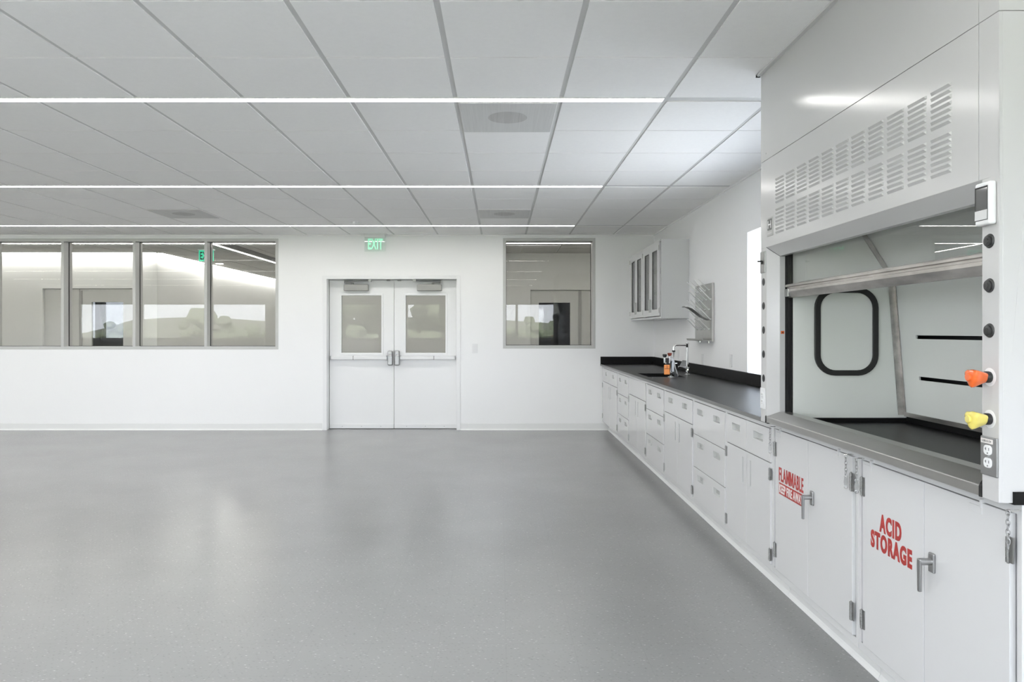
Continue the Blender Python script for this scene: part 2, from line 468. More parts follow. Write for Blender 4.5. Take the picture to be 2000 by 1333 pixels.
names_l = ['long recessed linear light in the ceiling, furthest from the viewer, just before the exit sign',
           'long recessed linear light in the ceiling, middle one of the three above the floor',
           'long recessed linear light in the ceiling, nearest one, running beside the large air diffuser',
           'recessed linear light over the viewer, seen only as a mirrored line in the glass',
           'recessed linear light behind the viewer, by the window wall']
for i, L in enumerate(LY):
    t = thing('linear_ceiling_light', names_l[i], 'ceiling light', (-6, L, H), 'linear ceiling lights')
    MB().box(XL + .3, 0.962, L - .030, L + .030, H - .001, H + .006).build('diffuser', 'strip', t)
    MB().box(XL + .29, 0.965, L - .034, L - .030, H - .003, H + .008).box(XL + .29, 0.965, L + .030, L + .034, H - .003, H + .008) \
        .box(0.962, 0.966, L - .034, L + .034, H - .003, H + .008).build('housing_rim', 'white', t)

def diffuser(x0, x1, y0, y1, label):
    t = thing('air_diffuser', label, 'air vent', ((x0 + x1) / 2, (y0 + y1) / 2, H), 'perforated ceiling diffusers')
    MB().box(x0 + .018, x1 - .018, y0 + .010, y1 - .010, H - .006, H + .002).build('perforated_plate', 'diff', t)
    MB().lathe(((x0 + x1) / 2, (y0 + y1) / 2 - .02, H - .0065), (0, 0, 1), [(.125, 0), (.125, .004)], 40).build('duct_neck', 'diff2', t)
diffuser(-.266, .3575, 4.295, 4.942, 'perforated square air diffuser right behind the nearest linear light')
diffuser(-.266, .3575, 8.10, 8.72, 'perforated square air diffuser close to the far wall, right of centre')
diffuser(-4.007, -3.3835, 8.10, 8.72, 'perforated square air diffuser close to the far wall, above the strip window')
tag(MB().lathe((-1.83, 9.05, H + .001), (0, 0, -1), [(.05, 0), (.05, .012), (.036, .03), (.0, .033)], 24).build('smoke_detector', 'white', smooth=True),
    'small white round smoke detector on the ceiling before the exit sign', 'smoke detector')

# baseboards
bp = [(0, 0), (-.016, 0), (-.012, .008), (-.006, .014), (-.004, .02), (-.004, .096), (0, .098)]
mb = MB()
for a, b in ((XL, -2.54), (-0.5700, 1.529)):
    mb.extr([(D + p[0], p[1]) for p in bp], 'x', a, b)
st(mb.build('baseboard_back', 'base'))
st(MB().extr([(YF - p[0], p[1]) for p in bp], 'x', XL, XR).build('baseboard_front', 'base'))
st(MB().extr([(XR + p[0], p[1]) for p in bp], 'y', YF, 1.95).build('baseboard_right', 'base'))
st(MB().extr([(XL - p[0], p[1]) for p in bp], 'y', YF, D).build('baseboard_left', 'base'))

# ------------------------------------------------------------------ windows in the far wall
def interior_window(name, x0, x1, z0, z1, mull, glass_y, label, depth=.204):
    t = st_empty(name, ((x0 + x1) / 2, D, z0), label)
    fw = .042
    us = [x0, x0 + fw, x1 - fw, x1]; vs = [z0, z0 + fw, z1 - fw, z1]
    MB().grid('y', D - .004, D + depth, us, vs, lambda u, v: not (x0 + fw < u < x1 - fw and z0 + fw < v < z1 - fw)).build('frame', 'frame', t, bevel=.002)
    edges = [x0 + fw]
    for m in mull:
        MB().box(m - .0205, m + .0205, D - .004, D + depth, z0 + fw, z1 - fw).build('mullion', 'frame', t, bevel=.002)
        edges += [m - .0205, m + .0205]
    edges.append(x1 - fw)
    for a, b in zip(edges[::2], edges[1::2]):
        a2, b2, c2, d2 = a, b, z0 + fw, z1 - fw
        MB().grid('y', glass_y - .008, glass_y + .008, [a2, a2 + .006, b2 - .006, b2], [c2, c2 + .006, d2 - .006, d2],
                  lambda u, v: not (a2 + .006 < u < b2 - .006 and c2 + .006 < v < d2 - .006)).build('gasket', 'black', t)
        MB().box(a2 + .004, b2 - .004, glass_y - .003, glass_y + .003, c2 + .004, d2 - .004).build('glass_pane', 'glass', t)
    return t
interior_window('window_1', *LW, [-7.265, -6.244, -5.2215, -4.202], D + .12, 'grey framed strip window of tall panes left of the double door')
interior_window('window_2', *RW, [], D + .185, 'single grey framed window right of the double door')

# right wall window (deep white reveal)
t = st_empty('window_3', (XR + .26, 5.2, 1.045), 'tall window in a deep white reveal between the counter and the fume hood')
MB().grid('x', XR + .20, XR + .26, [4.15, 4.20, 5.24, 5.29, 6.33, 6.38], [1.045, 1.095, 2.24, 2.29],
          lambda u, v: not (1.095 < v < 2.24 and (4.20 < u < 5.24 or 5.29 < u < 6.33))).build('frame', 'frame', t)
MB().box(XR + .228, XR + .234, 4.2, 5.24, 1.095, 2.24).build('glass_pane', 'glasscut', t)
MB().box(XR + .228, XR + .234, 5.29, 6.33, 1.095, 2.24).build('glass_pane', 'glasscut', t)
portal(XR + .33, 5.265, 1.67, 2.2, 1.2, (0, PI / 2, 0))
# windows behind the viewer
mulls = [[-11.0, -9.0], [-5.0], [-0.9, 0.5]]
for i, (a, b) in enumerate(FWS):
    t = st_empty('window_%d' % (4 + i), ((a + b) / 2, YF - .1, 1.15), 'outside window in the wall behind the viewer, seen mirrored in the glass')
    cuts = [a, a + .05]
    for m in mulls[i]: cuts += [m - .035, m + .035]
    cuts += [b - .05, b]
    op = list(zip(cuts[1::2], cuts[2::2]))
    MB().grid('y', YF - .13, YF - .06, cuts, [1.15, 1.20, 2.22, 2.27], lambda u, v: not (1.2 < v < 2.22 and any(p < u < q for p, q in op))).build('frame', 'frame', t)
    for p, q in op: MB().box(p, q, YF - .10, YF - .094, 1.2, 2.22).build('glass_pane', 'glassout', t)
    portal((a + b) / 2, YF - .22, 1.71, b - a - .02, 1.08, (PI / 2, 0, 0))

# ------------------------------------------------------------------ double door
YD = D + .145            # face of the leaves
fr = MB()
x0, x1, zt = DO[0], DO[1], DO[3]
fr.box(x0 - .052, x0, D - .012, D + .2, 0, zt + .052).box(x1, x1 + .052, D - .012, D + .2, 0, zt + .052).box(x0, x1, D - .012, D + .2, zt, zt + .052)
fr.box(x0, x0 + .012, YD + .046, D + .2, 0, zt).box(x1 - .012, x1, YD + .046, D + .2, 0, zt).box(x0, x1, YD + .046, D + .2, zt - .012, zt)
st(fr.build('trim_2', 'door', bevel=.002), 'white door frame round the double door')

def door_leaf(name, a, b, ga, gb, latch_right, label):
    z0, z1, gz0, gz1 = .006, 2.147, 1.099, 1.927
    t = st_empty(name, ((a + b) / 2, YD, 0), label)
    MB().grid('y', YD, YD + .045, [a, ga, gb, b], [z0, gz0, gz1, z1], lambda u, v: not (ga < u < gb and gz0 < v < gz1)).build('door_leaf', 'door', t, bevel=.0015)
    w = .028
    MB().grid('y', YD - .012, YD + .012, [ga - w, ga, gb, gb + w], [gz0 - w, gz0, gz1, gz1 + w],
              lambda u, v: not (ga < u < gb and gz0 < v < gz1)).build('lite_frame', 'door', t, bevel=.003)
    MB().box(ga, gb, YD + .018, YD + .026, gz0, gz1).build('glass_pane', 'glass', t)
    # weather sweep with screws
    sw = MB().box(a + .004, b - .004, YD - .014, YD - .0005, .008, .066).build('door_sweep', 'white', t, bevel=.002)
    sm = MB()
    for k in range(3):
        xx = a + (b - a) * (.2 + .3 * k)
        sm.cyl((xx, YD - .016, .038), (xx, YD - .0135, .038), .005, 10)
    sm.build('screws', 'hinge', sw)
    # panic bar
    zc = 1.027
    s = 1 if latch_right else -1
    e_l = b if latch_right else a            # latch stile edge
    e_h = a if latch_right else b            # hinge stile edge
    hx = e_l - s * .085
    bar = MB().box(e_h + s * .028, hx, YD - .058, YD - .012, zc - .026, zc + .026).build('push_bar', 'white', t, bevel=.010, seg=3)
    MB().box(min(hx - s * .49, hx - s * .01), max(hx - s * .49, hx - s * .01), YD - .068, YD - .055, zc - .022, zc + .022).build('push_pad', 'white', bar, bevel=.005)
    MB().box(hx - s * .495, hx - s * .489, YD - .062, YD - .012, zc - .027, zc + .027).box(hx - s * .004, hx + s * .002, YD - .066, YD - .012, zc - .027, zc + .027).build('seam', 'slot', bar)
    MB().box(e_h + s * .018, e_h + s * .030, YD - .054, YD - .0005, zc - .028, zc + .028).box(e_h + s * .04, e_h + s * .09, YD - .014, YD - .0005, zc - .02, zc + .02).build('end_cap', 'alu', bar, bevel=.004)
    lm = MB().box(hx + s * .004, hx + s * .072, YD - .060, YD - .0005, zc - .11, zc + .105)
    lm.build('latch_case', 'alu', t, bevel=.016, seg=4)
    MB().box(hx - s * .02, hx + s * .01, YD - .066, YD - .02, zc - .034, zc + .034).build('latch_nose', 'alu', bar, bevel=.008)
    MB().box(hx + s * .010, hx + s * .066, YD - .066, YD - .055, zc + .025, zc + .055).build('latch_dogging', 'chrome', bar, bevel=.004)
    # surface closer with double arm
    cx0 = a + .215 if latch_right else b - .215 - .355
    cl = MB().box(cx0, cx0 + .355, YD - .062, YD - .0005, 1.990, 2.087).build('door_closer', 'closer', t, bevel=.012, seg=3)
    px = cx0 + .125 if latch_right else cx0 + .23
    ex = cx0 + .02 if latch_right else cx0 + .335
    fx = cx0 + .385 if latch_right else cx0 - .03
    arm = MB().cyl((px, YD - .035, 2.085), (px, YD - .035, 2.108), .014, 14)
    arm.box(min(px, ex) - .012, max(px, ex) + .012, YD - .048, YD - .022, 2.104, 2.112)
    arm.cyl((ex, YD - .035, 2.100), (ex, YD - .035, 2.142), .017, 14)
    arm.build('closer_arm', 'closer', cl, bevel=.001)
    MB().cyl((ex, YD - .05, 2.128), (fx, YD - .10, 2.132), .009, 12).cyl((ex, YD - .05, 2.128), (ex + (fx - ex) * .3, YD - .066, 2.129), .013, 12) \
        .box(fx - .02, fx + .02, YD - .12, YD - .08, 2.118, 2.154).build('closer_rod', 'alu', cl, bevel=.001)
    # top latch under the head
    lx = e_l - s * .075
    MB().box(lx - .025, lx + .025, YD - .045, YD - .005, 2.138, 2.1535).build('top_strike', 'closer', t, bevel=.004)
    return t
door_leaf('door_1', -2.470, -1.5415, -2.295, -1.721, True, 'left leaf of the white double door with glass lite')
door_leaf('door_2', -1.5355, -0.632, -1.368, -.795, False, 'right leaf of the white double door with glass lite')

t = thing('light_switch', 'white light switch plate on the far wall just right of the double door', 'light switch', (-.365, D, 1.166))
MB().box(-.402, -.328, D - .007, D, 1.098, 1.232).build('cover_plate', 'white', t, bevel=.003)
MB().box(-.384, -.346, D - .012, D - .005, 1.118, 1.212).build('rocker', 'white', t, bevel=.002)

# exit sign (edge lit acrylic under a canopy)
ex = thing('exit_sign', 'clear edge-lit sign with green EXIT letters hanging above the double door', 'exit sign', (-1.78, 10.19, H), 'exit signs')
MB().box(-1.985, -1.60, 10.12, 10.235, H - .008, H + .001).build('ceiling_canopy', 'white', ex, bevel=.002)
MB().box(-1.925, -1.635, 10.155, 10.225, H - .05, H - .006).build('light_housing', 'white', ex, bevel=.004)
MB().box(-1.925, -1.630, 10.183, 10.191, H - .245, H - .045).build('acrylic_panel', 'acrylic', ex, bevel=.001)
text_mesh('EXIT', 'exit_letters', 'exit', ex, 10.1815, -1.875, -1.665, H - .215, H - .063, face='-y', bold=.02)

# ------------------------------------------------------------------ corridor beyond the far wall
Y1 = D + .2; Y2 = 12.54; HC = 2.77
st(MB().box(-10.2, 5.2, Y1, 24.2, -.1, 0).build('floor_corridor', 'floor'))
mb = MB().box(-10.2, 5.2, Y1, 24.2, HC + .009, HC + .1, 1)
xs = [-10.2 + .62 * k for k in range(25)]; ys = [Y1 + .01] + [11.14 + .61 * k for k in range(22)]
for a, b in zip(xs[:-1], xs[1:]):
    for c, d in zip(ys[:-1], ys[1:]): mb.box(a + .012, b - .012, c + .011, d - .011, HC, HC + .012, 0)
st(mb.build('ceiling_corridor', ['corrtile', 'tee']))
# far side of the corridor, left part with a double door
LD = (wx(84, Y2), wx(259, Y2), -.01, 2.155)
LX = -5.986
wall_with('wall_corridor_left', 'y', Y2, Y2 + .15, -12.2, LX, 0, HC, [(LD[0] - .02, LD[1] + .02, LD[2], LD[3] + .02)], 'corr')
RD = (wx(1036, Y2), 2.32, -.01, 2.13)
wall_with('wall_corridor_far', 'y', Y2, Y2 + .15, -3.2, 5.2, 0, HC, [(RD[0] - .02, RD[1] + .02, RD[2], RD[3] + .02)], 'corr')
st(MB().box(LX - .15, LX, Y2 + .15, 24, 0, HC).build('wall_corridor_side', 'corr'))
st(MB().box(-3.2, -3.05, Y2 + .15, 24, 0, HC).build('wall_corridor_inner', 'corr'))
st(MB().box(LX, -3.05, 24, 24.2, 0, HC).build('wall_corridor_end', 'corr'))
st(MB().box(-10.4, -10.2, Y1, Y2, 0, HC).build('wall_corridor_west', 'corr'))
st(MB().box(5.2, 5.4, Y1, 16, 0, HC).build('wall_corridor_east', 'corr'))
# rooms behind the corridor doors
for k, (p, q) in enumerate(((-11.2, -10.0), (-9.9, -8.7))):
    t = st_empty('window_%d' % (7 + k), ((p + q) / 2, 17.9, 1.2), 'outside window of the room seen through the left corridor door')
    MB().grid('y', 17.85, 17.95, [p, p + .06, (p + q) / 2 - .04, (p + q) / 2 + .04, q - .06, q], [1.2, 1.24, 2.16, 2.2],
              lambda u, v, p=p, q=q: not (1.24 < v < 2.16 and (p + .06 < u < (p + q) / 2 - .04 or (p + q) / 2 + .04 < u < q - .06))).build('frame', 'darkgrey', t)
    MB().box(p + .06, q - .06, 17.89, 17.896, 1.24, 2.16).build('glass_pane', 'glassskydim', t)
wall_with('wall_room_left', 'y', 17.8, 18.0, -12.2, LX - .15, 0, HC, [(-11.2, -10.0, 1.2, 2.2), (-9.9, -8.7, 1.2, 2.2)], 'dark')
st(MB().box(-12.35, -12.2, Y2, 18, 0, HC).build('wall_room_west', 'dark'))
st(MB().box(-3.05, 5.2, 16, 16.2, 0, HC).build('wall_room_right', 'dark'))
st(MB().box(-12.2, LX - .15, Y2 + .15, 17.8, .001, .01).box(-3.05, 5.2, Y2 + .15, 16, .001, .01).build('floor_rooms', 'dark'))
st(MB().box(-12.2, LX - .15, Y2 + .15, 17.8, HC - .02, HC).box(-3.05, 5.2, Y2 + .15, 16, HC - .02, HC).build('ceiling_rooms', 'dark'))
tag(MB().box(-8.95, -7.4, 15.2, 15.9, .86, .90).box(-8.9, -8.85, 15.25, 15.85, .01, .86).box(-7.5, -7.45, 15.25, 15.85, .01, .86).build('workbench', 'darkgrey'),
    'dark bench in the room seen through the left corridor door', 'bench')

def corridor_door(name, frame, leaves, lite, label):
    t = st_empty(name, ((frame[0] + frame[1]) / 2, Y2, 0), label)
    a, b, zt = frame[0], frame[1], frame[3]
    MB().box(a - .05, a, Y2 - .012, Y2 + .15, 0, zt + .05).box(b, b + .05, Y2 - .012, Y2 + .15, 0, zt + .05).box(a, b, Y2 - .012, Y2 + .15, zt, zt + .05) \
        .build('door_frame', 'corr', t)
    for i, (p, q) in enumerate(leaves):
        if lite and lite[0] > p and lite[1] < q:
            MB().grid('y', Y2 + .04, Y2 + .085, [p, lite[0], lite[1], q], [.006, lite[2], lite[3], zt - .006],
                      lambda u, v: not (lite[0] < u < lite[1] and lite[2] < v < lite[3])).build('door_leaf', 'corrdoor', t)
            MB().box(lite[0], lite[1], Y2 + .06, Y2 + .066, lite[2], lite[3]).build('glass_pane', 'glass', t)
        else:
            MB().box(p, q, Y2 + .04, Y2 + .085, .006, zt - .006).build('door_leaf', 'corrdoor', t)
    return t
corridor_door('door_3', LD, [(LD[0] + .003, wx(152.5, Y2)), (wx(153.5, Y2), LD[1] - .003)], (wx(176.5, Y2), wx(238.3, Y2), .95, wz(590.2, Y2)), 'grey double door with a glass lite across the corridor, left')
corridor_door('door_4', RD, [(RD[0] + .004, wx(1131, Y2)), (wx(1136, Y2), RD[1] - .004)], (wx(1052.7, Y2), wx(1114, Y2), .95, wz(591.3, Y2)), 'grey double door with a dark glass lite across the corridor, right')
for nm, xx in (('trim_3', wx(156, Y2)), ('trim_4', wx(1133.5, Y2))):
    st(MB().box(xx - .028, xx + .022, Y2 + .025, Y2 + .04, .01, 2.12).build(nm, 'closer'))
# corridor lights
tag(MB().box(-10.1, 5.1, 11.095, 11.125, HC - .004, HC + .002).build('linear_corridor_light', 'strip2'), 'thin linear light along the corridor ceiling beyond the windows', 'ceiling light')
tag(MB().box(-4.495, -4.46, 11.2, 23.8, HC - .004, HC + .002).build('linear_corridor_light', 'strip2'), 'thin linear light running away down the side corridor ceiling', 'ceiling light')
st(MB().box(-4.40, -4.18, 11.25, 23.8, HC - .002, HC + .004).build('trim_5', 'black'))
tag(MB().box(-10.1, LX - .0, Y2 - .09, Y2 - .03, HC - .004, HC + .002).build('wall_washer', 'wash'), 'wall washing light strip over the corridor door wall', 'wall washer')
tag(MB().box(LX + .03, LX + .09, Y2 - .03, 23.8, HC - .004, HC + .002).build('wall_washer', 'wash'), 'wall washing light strip along the side corridor wall', 'wall washer')
tag(MB().lathe((wx(428.7, 14.5), 14.5, HC), (0, 0, -1), [(.07, 0), (.07, .004), (.0, .006)], 20).build('downlight', 'strip2'), 'small round downlight in the side corridor ceiling', 'downlight')
ce = thing('exit_sign', 'solid green exit sign hanging in the corridor, seen through the third pane', 'exit sign', (-4.87, 11.9, HC), 'exit signs')
MB().box(-5.0, -4.74, 11.87, 11.95, HC - .02, HC).build('ceiling_canopy', 'white', ce)
MB().box(-4.99, -4.75, 11.90, 11.915, HC - .20, HC - .02).build('sign_panel', 'exit2', ce)
text_mesh('EXIT', 'exit_letters', 'slot', ce, 11.8995, -4.97, -4.77, HC - .175, HC - .045, face='-y', bold=.02)

# ------------------------------------------------------------------ base cabinets along the right wall
ZB0, ZDB, ZT = .130, .166, .920     # cabinet bottom, bottom of the fronts, cabinet top
XB = 1.452                          # face frame plane
def front_panel(y0, y1, z0, z1, pulls, name, parent, mt='cab'):
    """a door or drawer front facing -x with recessed cup pulls [(ya, yb, za, zb)]"""
    us = sorted({y0, y1, *[p[0] for p in pulls], *[p[1] for p in pulls]})
    vs = sorted({z0, z1, *[p[2] for p in pulls], *[p[3] for p in pulls]})
    o = MB().grid('x', XC, XC + .018, us, vs, lambda u, v: not in_any(u, v, pulls)).build(name, mt, parent, bevel=.0012)
    for ya, yb, za, zb in pulls:
        i = .010 if yb - ya > zb - za else .004
        j = .004 if yb - ya > zb - za else .010
        d = XC + .016
        f = [(XC + .001, ya, za), (XC + .001, yb, za), (XC + .001, yb, zb), (XC + .001, ya, zb)]
        b = [(d, ya + i * .4, za + j), (d, yb - i * 2.2, za + j), (d, yb - i * 2.2, zb - j), (d, ya + i * .4, zb - j)]
        p = MB().add(f + b, [(4, 5, 6, 7), (0, 1, 5, 4), (1, 2, 6, 5), (2, 3, 7, 6), (3, 0, 4, 7)])
        p.build('recessed_pull', 'pullm', o)
    return o
M['pullm'] = mat('light_grey_pull', (0.47, 0.48, 0.47), 0.3)

def hinge(parent, y, z, h=.062, w=.016, big=False):
    x = XC - .002
    mb = MB().box(x - .002, XC + .001, y - w, y + w * .15, z - h / 2, z + h / 2)
    k = 3 if not big else 5
    for i in range(k):
        a = z - h / 2 + h * i / k + .0012; b = z - h / 2 + h * (i + 1) / k - .0012
        mb.cyl((x - .003, y, a), (x - .003, y, b), .0052 if not big else .006, 12)
    mb.lathe((x - .003, y, z - h / 2 - .003), (0, 0, 1), [(.003, 0), (.003, h + .006)], 10)
    return mb.build('hinge', 'hinge', parent, smooth=True)

def carcass(y0, y1, parent, zt=ZT, rail=.026, ztop=None):
    mb = MB()
    mb.box(XC + .022, 2.165, y0, y1, ZB0, (ztop or zt - .002))                     # box behind the fronts
    mb.box(XB, XC + .022, y0, y1, zt - rail, zt)                         # top rail
    mb.box(XB, XC + .022, y0, y1, ZB0, ZDB - .003)                       # bottom rail
    mb.box(XB, XC + .022, y0, y0 + .019, ZDB - .003, zt - rail)          # stiles
    mb.box(XB, XC + .022, y1 - .019, y1, ZDB - .003, zt - rail)
    mb.build('carcass', 'cab', parent, bevel=.001)

def toe(y0, y1, parent):
    p = [(1.529, 0), (1.530, .004), (1.536, .014), (1.541, .024), (1.543, .05), (1.543, ZB0 + .002), (1.60, ZB0 + .002), (1.60, 0)]
    MB().extr(p, 'y', y0, y1).build('toe_kick', 'base', parent)

PW, PH = .152, .041
def drawer_pull(yc, ztop): return (yc - PW / 2, yc + PW / 2, ztop - .087, ztop - .087 + PH)
def door_pulls(ym): return ((ym + .053, ym + .077, .512, .665), (ym - .077, ym - .053, .512, .665))

def base_cabinet(y0, y1, kind, label, fill_far=0.0):
    t = thing('base_cabinet', label, 'cabinet', (1.8, (y0 + y1) / 2, 0), 'white base cabinets under the black counter')
    carcass(y0, y1, t, ztop=.66 if kind == 'sink' else None); toe(y0, y1, t)
    a, b = y0 + .018, y1 - .018 - fill_far
    ym = (a + b) / 2
    g = .0022
    TOP = .891
    if kind in ('2d2', '1d2', 'sink'):
        if kind == '2d2':
            for p, q in ((a, ym - g), (ym + g, b)):
                front_panel(p, q, .7115, TOP, [drawer_pull((p + q) / 2, TOP + .001)], 'drawer', t)
        elif kind == '1d2':
            w = (b - a) / 4
            front_panel(a, b, .7115, TOP, [drawer_pull(ym - w, TOP), drawer_pull(ym + w, TOP)], 'drawer', t)
        else:
            front_panel(a, b, .7115, TOP + .002, [], 'apron_panel', t)
        dp = door_pulls(ym)
        for p, q, pl, hy in ((a, ym - g, dp[1], a), (ym + g, b, dp[0], b)):
            d = front_panel(p, q, ZDB, .7065, [pl], 'door', t)
            for hz in (.650, .219): hinge(d, hy, hz)
    else:
        zs = [(.650 + g, TOP), (.406 + g, .650 - g), (ZDB, .406 - g)]
        for z0, z1 in zs:
            w = .198 if b - a < .8 else .22
            front_panel(a, b, z0, z1, [drawer_pull(ym - w, z1), drawer_pull(ym + w, z1)], 'drawer', t)
    return t
base_cabinet(3.836, 4.618, '2d2', 'white base cabinet next to the fume hood, two small drawers over two doors')
base_cabinet(4.620, 5.405, '3d', 'white three-drawer base cabinet, the drawer stack nearer the fume hood')
base_cabinet(5.407, 6.362, '1d2', 'white base cabinet with one wide drawer over two doors, between two drawer stacks')
base_cabinet(6.364, 7.152, '3d', 'white three-drawer base cabinet, the middle one of the three drawer stacks')
base_cabinet(7.154, 8.112, 'sink', 'white sink base cabinet with plain apron panel over two doors')
base_cabinet(8.114, 8.895, '3d', 'white three-drawer base cabinet beyond the sink')
base_cabinet(8.897, 10.237, '2d2', 'white base cabinet in the far corner against the back wall', fill_far=.06)

# countertop with sink cut-out and backsplash
ct = thing('countertop', 'long black epoxy countertop with backsplash running to the far wall', 'countertop', (1.8, 7, ZT))
CT0, CT1 = .921, .946
SK = (1.518, 1.885, 7.36, 7.96)
MB().grid('z', CT0, CT1, [1.423, SK[0], SK[1], XR - .002], [3.836, SK[2], SK[3], D - .002], lambda u, v: not (SK[0] < u < SK[1] and SK[2] < v < SK[3])) \
    .build('worktop', 'epoxy', ct, bevel=.0025)
MB().box(XR - .022, XR - .002, 3.836, D - .024, CT1, 1.049).build('backsplash', 'epoxy', ct, bevel=.002)
MB().box(1.425, XR - .022, D - .024, D - .002, CT1, 1.049).build('end_splash', 'epoxy', ct, bevel=.002)
MB().box(1.4205, 1.4235, 3.84, D - .004, CT0 + .001, CT1 - .001).build('front_edge', 'epoxyedge', ct)
sk = thing('sink', 'black drop-in lab sink set in the counter', 'sink', (1.7, 7.66, CT0 - .2))
a, b, c, d = SK[0] - .004, SK[1] + .004, SK[2] - .004, SK[3] + .004
MB().grid('z', .70, CT0 - .001, [a - .01, a, b, b + .01], [c - .01, c, d, d + .01], lambda u, v: not (a < u < b and c < v < d)) \
    .box(a - .01, b + .01, c - .01, d + .01, .69, .70).build('basin', 'epoxy', sk)
MB().lathe((1.70, 7.66, .7005), (0, 0, 1), [(.035, 0), (.035, .004), (.02, .006)], 24).build('drain', 'chrome', sk)

# ------------------------------------------------------------------ storage cabinets under the hood
def storage(y0, y1, ys, label, which):
    t = thing('storage_cabinet', label, 'cabinet', (1.8, (y0 + y1) / 2, 0), 'storage cabinets under the fume hood')
    carcass(y0, y1, t, zt=.932, rail=.030); toe(y0, y1, t)
    a, b = ys[0], ys[2]; m = ys[1]
    for i, (p, q) in enumerate(((a, m - .0018), (m + .0018, b))):
        d = MB().box(XC, XC + .018, p, q, ZDB, .900).build('door', 'cab', t, bevel=.0014)
        hy = p if i == 0 else q
        for hz in (.797, .267): hinge(d, hy, hz, h=.074, w=.018, big=True)
        if i == 1:
            if which == 'acid':
                text_mesh('ACID', 'lettering', 'red', d, XC, 2.742, 2.592, .652, .722, bold=.05)
                text_mesh('STORAGE', 'lettering', 'red', d, XC, 2.805, 2.525, .577, .646, bold=.05)
            else:
                text_mesh('FLA', 'lettering', 'red', d, XC, 3.731, 3.6400, .641, .712, bold=.02)
                text_mesh('ABLE', 'lettering', 'red', d, XC, 3.5460, 3.431, .641, .712, bold=.02)
                mm = MB()
                for ym in (3.6365, 3.5910):
                    mm.extr([(ym - .0415 * u, .641 + .071 * v) for u, v in ((0, 0), (0, 1), (.29, 1), (.5, .42), (.71, 1), (1, 1), (1, 0), (.77, 0), (.77, .62), (.57, .06), (.43, .06), (.23, .62), (.23, 0))], 'x', XC - .0012, XC)
                mm.build('lettering', 'red', d)
                MB().box(XC - .0008, XC + .001, 3.431, 3.731, .574, .633).build('warning_band', 'red', d)
                text_mesh('KEEP FIRE AWAY', 'lettering', 'whitevinyl', d, XC - .0008, 3.724, 3.438, .581, .626, bold=.022)
        if i == 0:
            yp = m - .052
            h = MB().box(XC - .009, XC + .0005, yp - .0155, yp + .0155, .609, .675).build('handle_plate', 'alu', d, bevel=.007, seg=4)
            MB().cyl((XC - .008, yp, .646), (XC - .047, yp, .646), .0115, 20).build('handle_neck', 'alu', h, smooth=True)
            MB().extr([(yp - .009, .655), (yp + .010, .655), (yp + .0075, .545), (yp - .006, .545)], 'x', XC - .050, XC - .040).build('handle_lever', 'alu', h, bevel=.003)
    for yy in (b - .065, a + .12):
        MB().box(XC - .004, XC + .012, yy - .004, yy + .004, .885, .912).box(XC - .0012, XC + .001, yy - .004, yy + .055, .865, .889).build('catch_plate', 'cab', t, bevel=.001)
    return t
storage(2.918, 3.834, (2.956, 3.381, 3.782), 'white flammable storage cabinet marked FLAMMABLE KEEP FIRE AWAY', 'flam')
storage(2.003, 2.916, (2.042, 2.455, 2.870), 'white cabinet marked ACID STORAGE, nearest under the fume hood', 'acid')

# chains hanging on hooks at the cabinet tops
def chain(y, ztop, n, label, fob=True, x=1.424):
    t = thing('hanging_chain', label, 'chain', (x, y, ztop), 'short chains hanging on the cabinet fronts')
    MB().tube([(XC + .004, y - .012, ztop + .004), (x, y - .010, ztop + .004), (x - .006, y, ztop + .001), (x, y + .006, ztop - .003)], .0018, 8).build('hook', 'chrome', t, smooth=True)
    z = ztop
    pitch = .0135
    for k in range(n):
        pts = []
        ang = (PI / 4 if k % 2 else -PI / 4) + .2
        for q in range(14):
            th = 2 * PI * q / 14
            u = .0052 * math.cos(th); w = .0095 * math.sin(th)
            pts.append((x + u * math.sin(ang), y + u * math.cos(ang), z - .006 + w))
        MB().tube(pts, .0013, 6, closed=True).build('link', 'alu', t, smooth=True)
        z -= pitch
    if fob:
        prof = [(.0, -.020), (.006, -.015), (.0085, 0), (.006, .015), (0, .020)]
        zc = z - .016
        ux, uy = .86, -.50
        ring = [(w, h) for w, h in prof] + [(-w, h) for w, h in prof[::-1][1:-1]]
        n = len(ring)
        vs = [(x + w * ux - .0008 * uy * sg, y + w * uy + .0008 * ux * sg, zc + h) for sg in (-1, 1) for w, h in ring]
        MB().add(vs, [tuple(range(n)), tuple(range(2 * n - 1, n - 1, -1))] + [(i, i + n, (i + 1) % n + n, (i + 1) % n) for i in range(n)]).build('tag', 'hinge', t)
        for sg in (-1, 1):
            MB().tube([(x + ux * .0062 * math.cos(2 * PI * q / 14), y + uy * .0062 * math.cos(2 * PI * q / 14), zc + sg * .022 + .0062 * math.sin(2 * PI * q / 14)) for q in range(14)], .0015, 6, closed=True).build('ring', 'alu', t, smooth=True)
chain(3.800, .908, 7, 'short chain with oval tag at the far corner of the flammable cabinet')
chain(2.966, .905, 7, 'short chain with oval tag, left one of the pair between the two storage cabinets')
chain(2.877, .905, 7, 'short chain with oval tag, right one of the pair between the two storage cabinets')
chain(2.014, .914, 8, 'short chain without tag at the near corner of the acid cabinet', fob=False, x=1.421)

